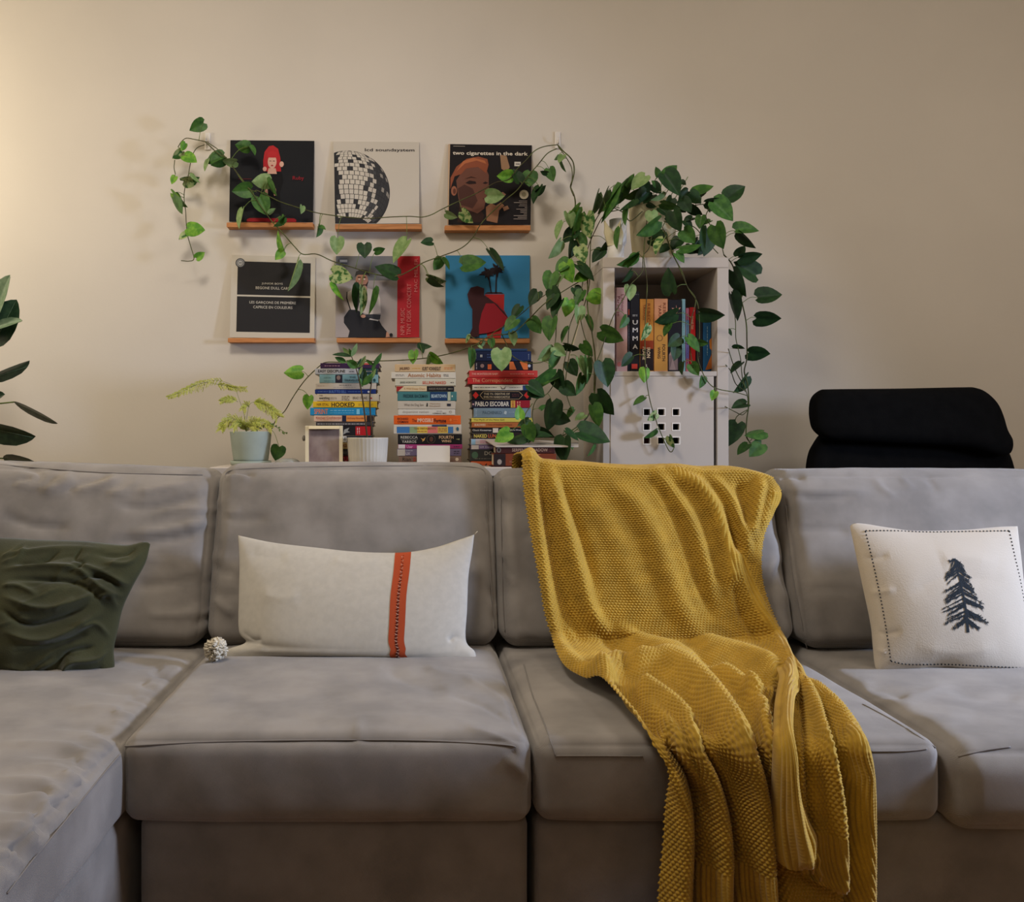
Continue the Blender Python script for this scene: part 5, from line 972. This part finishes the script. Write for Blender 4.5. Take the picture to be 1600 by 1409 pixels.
L = [(318,192,296,204,1,'mid'), (290,224,283,236,.9,b_), (284,236,269,248,.9,v_), (289,243,308,254,.9,b_), (274,276,268,288,.9,b_), (287,283,312,278,.8,v_), (303,272,313,286,.4,p_), (270,302,292,325,.42,b_), (271,308,284,335,.55,'mid'), (293,356,321,360,.95,b_), (292,366,279,374,.8,v_), (307,403,320,394,1,b_),
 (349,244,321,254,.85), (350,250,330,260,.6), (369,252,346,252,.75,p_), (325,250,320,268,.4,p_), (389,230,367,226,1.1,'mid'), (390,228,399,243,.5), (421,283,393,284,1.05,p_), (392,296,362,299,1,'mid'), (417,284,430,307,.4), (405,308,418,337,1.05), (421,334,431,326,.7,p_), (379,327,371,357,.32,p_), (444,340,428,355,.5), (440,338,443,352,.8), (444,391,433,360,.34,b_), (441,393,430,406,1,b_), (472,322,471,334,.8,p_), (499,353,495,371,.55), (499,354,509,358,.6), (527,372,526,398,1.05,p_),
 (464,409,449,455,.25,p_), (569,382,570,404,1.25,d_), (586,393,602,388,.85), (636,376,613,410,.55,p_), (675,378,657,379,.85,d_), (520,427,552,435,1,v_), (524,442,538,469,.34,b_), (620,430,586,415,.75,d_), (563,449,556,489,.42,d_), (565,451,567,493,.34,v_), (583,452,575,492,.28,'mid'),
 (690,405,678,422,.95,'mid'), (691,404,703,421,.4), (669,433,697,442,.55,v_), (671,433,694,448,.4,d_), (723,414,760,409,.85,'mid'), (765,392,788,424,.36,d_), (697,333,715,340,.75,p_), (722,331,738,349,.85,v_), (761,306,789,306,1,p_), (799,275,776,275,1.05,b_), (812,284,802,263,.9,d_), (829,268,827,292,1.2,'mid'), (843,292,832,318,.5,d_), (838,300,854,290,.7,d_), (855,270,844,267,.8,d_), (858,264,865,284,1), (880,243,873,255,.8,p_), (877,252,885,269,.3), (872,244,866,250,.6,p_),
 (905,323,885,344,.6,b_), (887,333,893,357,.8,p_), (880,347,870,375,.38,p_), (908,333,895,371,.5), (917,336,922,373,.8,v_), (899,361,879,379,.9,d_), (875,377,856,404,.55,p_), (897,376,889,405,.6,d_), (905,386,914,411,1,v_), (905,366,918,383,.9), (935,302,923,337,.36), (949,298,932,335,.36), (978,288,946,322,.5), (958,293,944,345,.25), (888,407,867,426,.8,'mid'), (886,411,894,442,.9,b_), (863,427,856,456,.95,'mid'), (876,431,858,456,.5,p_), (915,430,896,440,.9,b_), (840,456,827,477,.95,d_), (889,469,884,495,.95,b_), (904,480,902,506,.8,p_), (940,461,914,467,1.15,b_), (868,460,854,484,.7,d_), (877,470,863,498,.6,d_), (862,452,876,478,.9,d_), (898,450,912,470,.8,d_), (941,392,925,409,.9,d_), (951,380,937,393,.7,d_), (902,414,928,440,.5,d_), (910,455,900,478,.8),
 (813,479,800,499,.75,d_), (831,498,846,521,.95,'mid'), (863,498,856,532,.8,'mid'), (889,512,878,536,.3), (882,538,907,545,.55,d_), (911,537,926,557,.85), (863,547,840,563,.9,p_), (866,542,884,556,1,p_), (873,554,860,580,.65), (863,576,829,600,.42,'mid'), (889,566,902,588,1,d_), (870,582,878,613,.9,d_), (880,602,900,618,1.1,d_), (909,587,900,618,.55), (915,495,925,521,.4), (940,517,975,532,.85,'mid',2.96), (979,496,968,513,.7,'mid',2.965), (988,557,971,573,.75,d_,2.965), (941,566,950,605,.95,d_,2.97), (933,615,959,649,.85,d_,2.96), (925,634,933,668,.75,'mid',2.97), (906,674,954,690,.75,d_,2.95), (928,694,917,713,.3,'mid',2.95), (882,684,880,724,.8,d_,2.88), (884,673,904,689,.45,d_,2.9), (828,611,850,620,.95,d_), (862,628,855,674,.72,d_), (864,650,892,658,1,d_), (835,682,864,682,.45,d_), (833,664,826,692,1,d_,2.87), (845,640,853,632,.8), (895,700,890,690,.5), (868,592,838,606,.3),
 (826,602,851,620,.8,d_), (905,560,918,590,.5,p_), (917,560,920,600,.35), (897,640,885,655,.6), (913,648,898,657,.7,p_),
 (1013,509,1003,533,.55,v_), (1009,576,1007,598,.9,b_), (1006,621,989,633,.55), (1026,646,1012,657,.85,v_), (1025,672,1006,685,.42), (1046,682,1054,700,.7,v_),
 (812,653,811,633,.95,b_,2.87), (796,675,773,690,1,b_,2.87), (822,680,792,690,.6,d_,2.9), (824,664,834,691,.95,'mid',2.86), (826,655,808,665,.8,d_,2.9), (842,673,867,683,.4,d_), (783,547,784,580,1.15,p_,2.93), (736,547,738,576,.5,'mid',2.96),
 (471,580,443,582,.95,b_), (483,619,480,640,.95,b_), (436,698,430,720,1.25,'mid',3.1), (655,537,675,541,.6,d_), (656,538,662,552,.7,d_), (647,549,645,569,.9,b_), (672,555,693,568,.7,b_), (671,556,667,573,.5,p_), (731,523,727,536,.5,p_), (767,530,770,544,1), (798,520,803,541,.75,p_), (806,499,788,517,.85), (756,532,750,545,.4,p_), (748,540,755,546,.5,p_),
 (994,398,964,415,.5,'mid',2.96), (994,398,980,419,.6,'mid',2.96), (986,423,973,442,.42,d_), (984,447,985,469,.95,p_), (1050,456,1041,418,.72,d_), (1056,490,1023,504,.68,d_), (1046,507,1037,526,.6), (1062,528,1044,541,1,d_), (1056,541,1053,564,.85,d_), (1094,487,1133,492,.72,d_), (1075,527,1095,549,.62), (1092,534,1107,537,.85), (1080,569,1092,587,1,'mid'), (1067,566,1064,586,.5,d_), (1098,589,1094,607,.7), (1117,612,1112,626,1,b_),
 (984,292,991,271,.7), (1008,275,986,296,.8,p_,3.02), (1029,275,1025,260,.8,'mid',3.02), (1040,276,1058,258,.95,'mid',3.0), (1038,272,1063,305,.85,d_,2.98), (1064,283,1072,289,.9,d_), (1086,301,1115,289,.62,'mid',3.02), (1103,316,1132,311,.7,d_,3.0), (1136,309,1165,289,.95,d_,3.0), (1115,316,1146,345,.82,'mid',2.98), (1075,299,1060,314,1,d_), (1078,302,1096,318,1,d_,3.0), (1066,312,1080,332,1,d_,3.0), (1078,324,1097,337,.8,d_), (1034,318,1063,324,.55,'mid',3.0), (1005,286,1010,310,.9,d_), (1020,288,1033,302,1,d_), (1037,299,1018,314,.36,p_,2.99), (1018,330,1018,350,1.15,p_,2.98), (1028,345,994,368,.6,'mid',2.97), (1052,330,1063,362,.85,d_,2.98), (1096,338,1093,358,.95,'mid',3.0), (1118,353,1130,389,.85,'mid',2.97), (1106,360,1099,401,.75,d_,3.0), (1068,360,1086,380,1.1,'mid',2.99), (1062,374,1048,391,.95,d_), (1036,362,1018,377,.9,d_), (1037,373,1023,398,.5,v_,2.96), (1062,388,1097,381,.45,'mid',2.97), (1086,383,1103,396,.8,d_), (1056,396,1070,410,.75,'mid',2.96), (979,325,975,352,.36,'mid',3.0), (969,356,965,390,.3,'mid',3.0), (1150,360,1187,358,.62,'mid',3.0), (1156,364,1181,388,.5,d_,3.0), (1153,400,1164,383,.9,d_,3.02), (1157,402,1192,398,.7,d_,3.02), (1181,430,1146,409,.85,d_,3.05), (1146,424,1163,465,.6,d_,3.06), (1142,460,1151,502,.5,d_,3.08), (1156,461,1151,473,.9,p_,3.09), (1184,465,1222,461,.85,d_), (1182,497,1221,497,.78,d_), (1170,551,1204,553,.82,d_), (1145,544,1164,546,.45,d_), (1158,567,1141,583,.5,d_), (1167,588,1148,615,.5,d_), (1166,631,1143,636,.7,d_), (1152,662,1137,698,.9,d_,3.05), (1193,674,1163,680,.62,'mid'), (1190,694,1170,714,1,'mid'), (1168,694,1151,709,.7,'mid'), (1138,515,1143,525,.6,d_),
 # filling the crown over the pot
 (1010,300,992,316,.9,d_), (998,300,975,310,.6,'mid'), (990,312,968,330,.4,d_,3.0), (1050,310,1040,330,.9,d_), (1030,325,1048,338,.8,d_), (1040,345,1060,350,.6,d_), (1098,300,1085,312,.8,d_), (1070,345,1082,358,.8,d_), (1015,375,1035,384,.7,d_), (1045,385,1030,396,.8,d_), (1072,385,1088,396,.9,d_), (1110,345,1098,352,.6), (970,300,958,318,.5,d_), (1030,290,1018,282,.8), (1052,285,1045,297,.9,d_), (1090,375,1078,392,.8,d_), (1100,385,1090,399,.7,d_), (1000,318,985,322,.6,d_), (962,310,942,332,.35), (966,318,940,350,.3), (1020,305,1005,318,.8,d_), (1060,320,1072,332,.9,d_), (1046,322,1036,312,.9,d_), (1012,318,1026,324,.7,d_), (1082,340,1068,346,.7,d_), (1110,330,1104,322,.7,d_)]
plant(po, stems, L, dv, .0016, 5)
M_hook = mat('white_plastic', (220, 214, 206), .35)
for (x, y, lab) in ((325, 222, 'white adhesive wall hook at the upper left holding the vine'), (871, 220, 'white adhesive wall hook right of the top right record sleeve')):
    t = root('wall_hook', lab, 'hook', W(x, y, YW), 'adhesive wall hooks'); a = W(x-4.6, y+13, YW); b = W(x+4.6, y-14, YW)
    S, Q, _ = softbox(a[0], b[0], YW-.008, YW, a[2], b[2], .0038, step=.003, wr=(0, 1, 1)); npobj('hook_plate', S, Q, M_hook, t)
    m = MB(); c = W(x, y, YW); m.tube(catmull(np.array([c+[0, -.008, 0], c+[0, -.012, -.012], c+[0, -.026, -.017], c+[0, -.034, -.008], c+[0, -.034, .002]]), 14), .003, M_hook, 8); m.build('prong', t, True)

# ---------------------------------------------------------------- small plants
zp = root('upright_houseplant', 'two-stemmed houseplant with pointed glossy leaves growing in the ribbed planter', 'plant', c2+np.array([0, 0, h2-.01]))
plant(zp, [S_(574,686, 570,650, 566,620, 562,598, 557,578, 549,556, r=.0030, r1=.0014, m=M_stemd), S_(583,686, 579,650, 578,620, 580,600, 582,580, 586,566, r=.0028, r1=.0014, m=M_stemd)],
      [(549,557,519,554,.5,d_), (549,557,535,543,.9,p_), (549,557,558,536,.8,p_), (549,556,546,544,.8,'mid'), (541,566,523,558,1.1,'mid'), (559,574,541,563,1.5,'mid'), (559,574,572,556,.9,p_), (566,601,570,575,1.1,d_), (567,602,583,583,1,'mid'), (584,570,571,562,.9,'mid'), (583,572,597,551,.7,'mid'), (582,580,588,566,.8), (581,592,587,575,.8,p_), (562,585,566,572,.8,p_), (567,604,562,590,.7), (558,570,565,560,.7,d_), (579,600,572,588,.8,d_)],
      lambda a, b: 2.92, .002, 8, 'lance', .03)
for i in range(3):
    x = (497, 492, 496)[i]
fr = root('asparagus_fern', 'feathery yellow-green fern arching out of the sage pot', 'plant', c1+np.array([0, 0, hz-.01]))
M_fern = mat('fern_needles', (206, 206, 112), .8, rgb2=(186, 194, 88), vscale=40); M_fernd = mat('fern_needles_green', (96, 124, 60), .8)
def frond(path, l0, l1, n, seed, m_=M_fern, y0=3.0, y1=2.99, t0=.3, sr=.0008):
    r = random.Random(seed); P = catmull(np.array([W(a, b, y0+(y1-y0)*i/(len(path)-1)) for i, (a, b) in enumerate(path)]), 60); V, Fs = tube_geo(P, sr, 5, sr*.5); st = pyobj('frond_stem', V, Fs, M_stemg, fr, True)
    m = MB(); Vv = []; Ff = []
    def needle(p, d, L):
        s = np.cross(d, [0, 1, 0]); s = s/(np.linalg.norm(s)+1e-9)*.0009; k = len(Vv); Vv.extend([p-s, p+s, p+d*L]); Ff.append((k, k+1, k+2))
    n = int(n*1.5)
    for i in range(n):
        t = t0+(1-t0)*i/n; k = min(58, int(t*59)); p = P[k]; tg = P[k+1]-P[k]; tg /= np.linalg.norm(tg)+1e-9; sg = 1 if i % 2 else -1
        nn = np.cross(tg, [0, 1, 0]); d = tg*.75+nn*sg*.8+np.array([0, r.uniform(-.6, .6), -.15]); d /= np.linalg.norm(d); L = 1.45*(l0+(l1-l0)*(t-t0)/(1-t0))*r.uniform(.6, 1.15)
        if L > .006:
            s = d*L
            for q in range(26):
                u = (q+1)/26; pp_ = p+s*u+np.array([0, 0, -.15*L*u*u]); dd = d+np.array([r.uniform(-.8, .8), r.uniform(-.8, .8), r.uniform(-.8, .8)]); dd /= np.linalg.norm(dd); needle(pp_, dd, .0075*(1.1-.6*u))
            needle(p, d, L)
    o = pyobj('frond_needles', Vv, Ff, m_, fr); o['kind'] = 'stuff'
frond(K(384,676, 382,650, 374,625, 366,605, 352,597, 335,594, 322,597), .010, .012, 8, 1, t0=.72)
frond(K(322,597, 338,600, 355,603, 366,606, 386,607), .012, .008, 26, 2, t0=.3)
frond(K(322,597, 305,602, 290,609, 275,616, 262,621), .018, .006, 30, 3, t0=.0)
frond(K(372,628, 362,623, 352,624, 344,627), .014, .008, 20, 4, t0=.1)
frond(K(384,676, 386,650, 390,632, 400,628, 412,632, 425,640, 434,650), .018, .020, 44, 5, t0=.45)
frond(K(390,636, 384,632, 380,640), .014, .012, 12, 6, t0=.1)
frond(K(385,676, 378,660, 362,654, 350,662, 345,671), .020, .014, 34, 7, t0=.2, y1=2.97)
frond(K(385,676, 390,662, 400,658, 415,662, 424,668), .020, .012, 34, 8, t0=.2, y1=2.97)
frond(K(385,676, 380,664, 372,660, 364,668), .018, .014, 30, 9, t0=.1, y1=2.955)
frond(K(385,676, 386,664, 395,666, 400,671), .016, .012, 26, 10, t0=.1, y1=2.955)
frond(K(390,675, 400,670, 415,664, 425,664, 440,672, 448,678), .006, .004, 26, 11, M_fernd, t0=.1, y1=2.95, sr=.0014)

# ---------------------------------------------------------------- rubber plant at the left
rc = np.array([W(-60, 700, 3.0)[0], 3.0, 0])
rb = root('rubber_plant', 'rubber plant with large glossy dark leaves at the far left beside the sofa', 'plant', rc)
V, Fs = lathe([(.0001, 0), (.11, 0), (.13, .01), (.15, .26), (.155, .27), (.145, .27), (.14, .25)], rc, 40); pyobj('pot', V, Fs, M_terra, rb, True)
V, Fs = lathe([(.14, .25), (.07, .255), (.0001, .255)], rc, 24); pyobj('soil', V, Fs, M_soil, rb, True)
stem = catmull(np.array([rc+[0, 0, .25], rc+[.01, 0, .7], rc+[-.01, 0, 1.0], rc+[.01, 0, 1.35], rc+[.02, 0, 1.62]]), 40); V, Fs = tube_geo(stem, .011, 10, .005); pyobj('trunk', V, Fs, M_stemd, rb, True)
RL = [(-20,520,18,430,.62,'rubber_pale',3.0,.09), (-12,542,26,468,.9,'rubber',3.02,.105), (-30,520,36,502,.42,'rubber_pale',2.97,.07), (-30,596,48,571,.42,'rubber',2.98,.08), (-50,645,8,616,.5,'rubber',3.0,.09), (22,628,90,662,.36,'rubber',2.98,.06), (-40,664,54,684,.72,'rubber',2.95,.09), (5,716,69,730,.6,'rubber',3.0,.08),
      (-110,560,-60,500,.9,'rubber',3.05,.1), (-90,640,-160,600,.8,'rubber',3.0,.1), (-90,700,-150,730,.8,'rubber',3.0,.1)]
r_ = random.Random(2)
for (bx, by, tx, ty, wf, tone, y, wd) in RL:
    B, T_ = W(bx, by, y), W(tx, ty, y-.01); V, Fs = leaf_geo(B, T_, wf, 'oval', r_, .10, wd); m = MB(); m.add(V, Fs, LM[tone]); s = stem[np.abs(stem[:, 2]-(B[2]-.03)).argmin()]
    m.tube(catmull(np.array([s, (s+B)/2+[0, 0, .01], B]), 7), .0025, M_stemg, 6); m.tube([B+(T_-B)*q+np.array([0, -.001, 0]) for q in (0, .5, .97)], .0012, LM['rubber_pale'], 4, .0004)
    m.build('leaf', rb, True)

# ---------------------------------------------------------------- black lounge chair behind the sofa
M_blk = mat('black_wool', (13, 13, 13), .95, var=.15, vscale=30, bump=.3, bscale=300, spec=.05)
ch = root('lounge_chair', 'black upholstered lounge chair with a padded headrest, standing behind the sofa', 'chair', (W(1420, 700, 3.08)[0], 3.12, 0))
V, Q, _, _ = pillow(K(1266,640, 1268,622, 1280,610, 1300,608, 1400,607, 1500,605, 1525,606, 1545,616), K(1545,616, 1558,632, 1566,650, 1572,670, 1580,685, 1581,700), K(1283,680, 1300,688, 1400,694, 1500,700, 1555,712, 1575,710, 1581,700), K(1266,640, 1266,655, 1270,670, 1283,680), 3.01, 3.05, 700, 606, .055, 90, 60, prof=(4, .5), seed=3, wr=(.002, 14))
npobj('headrest', V, Q, M_blk, ch)
V, Q, _, _ = pillow(K(1272,690, 1290,672, 1340,668, 1420,668, 1500,670, 1555,680, 1572,705), K(1572,705, 1584,740, 1590,800, 1592,900, 1590,960), K(1262,960, 1400,965, 1590,960), K(1272,690, 1260,720, 1256,800, 1256,900, 1262,960), 2.99, 3.09, 960, 670, .05, 80, 80, prof=(5, .5), seed=4, wr=(.002, 12))
npobj('backrest', V, Q, M_blk, ch)
cx_ = W(1425, 700, 3.06)[0]
S, Q, _ = softbox(cx_-.33, cx_+.33, 2.86, 3.30, .30, .42, .04, step=.02); npobj('seat', S, Q, M_blk, ch)
for x in (-.28, .28):
    for y in (2.90, 3.26): m = MB(); m.tube([(cx_+x, y, .301), (cx_+x*1.05, y, 0)], .018, M_stemd, 10, .012); m.build('leg', ch, True)
bpy.context.view_layer.update()
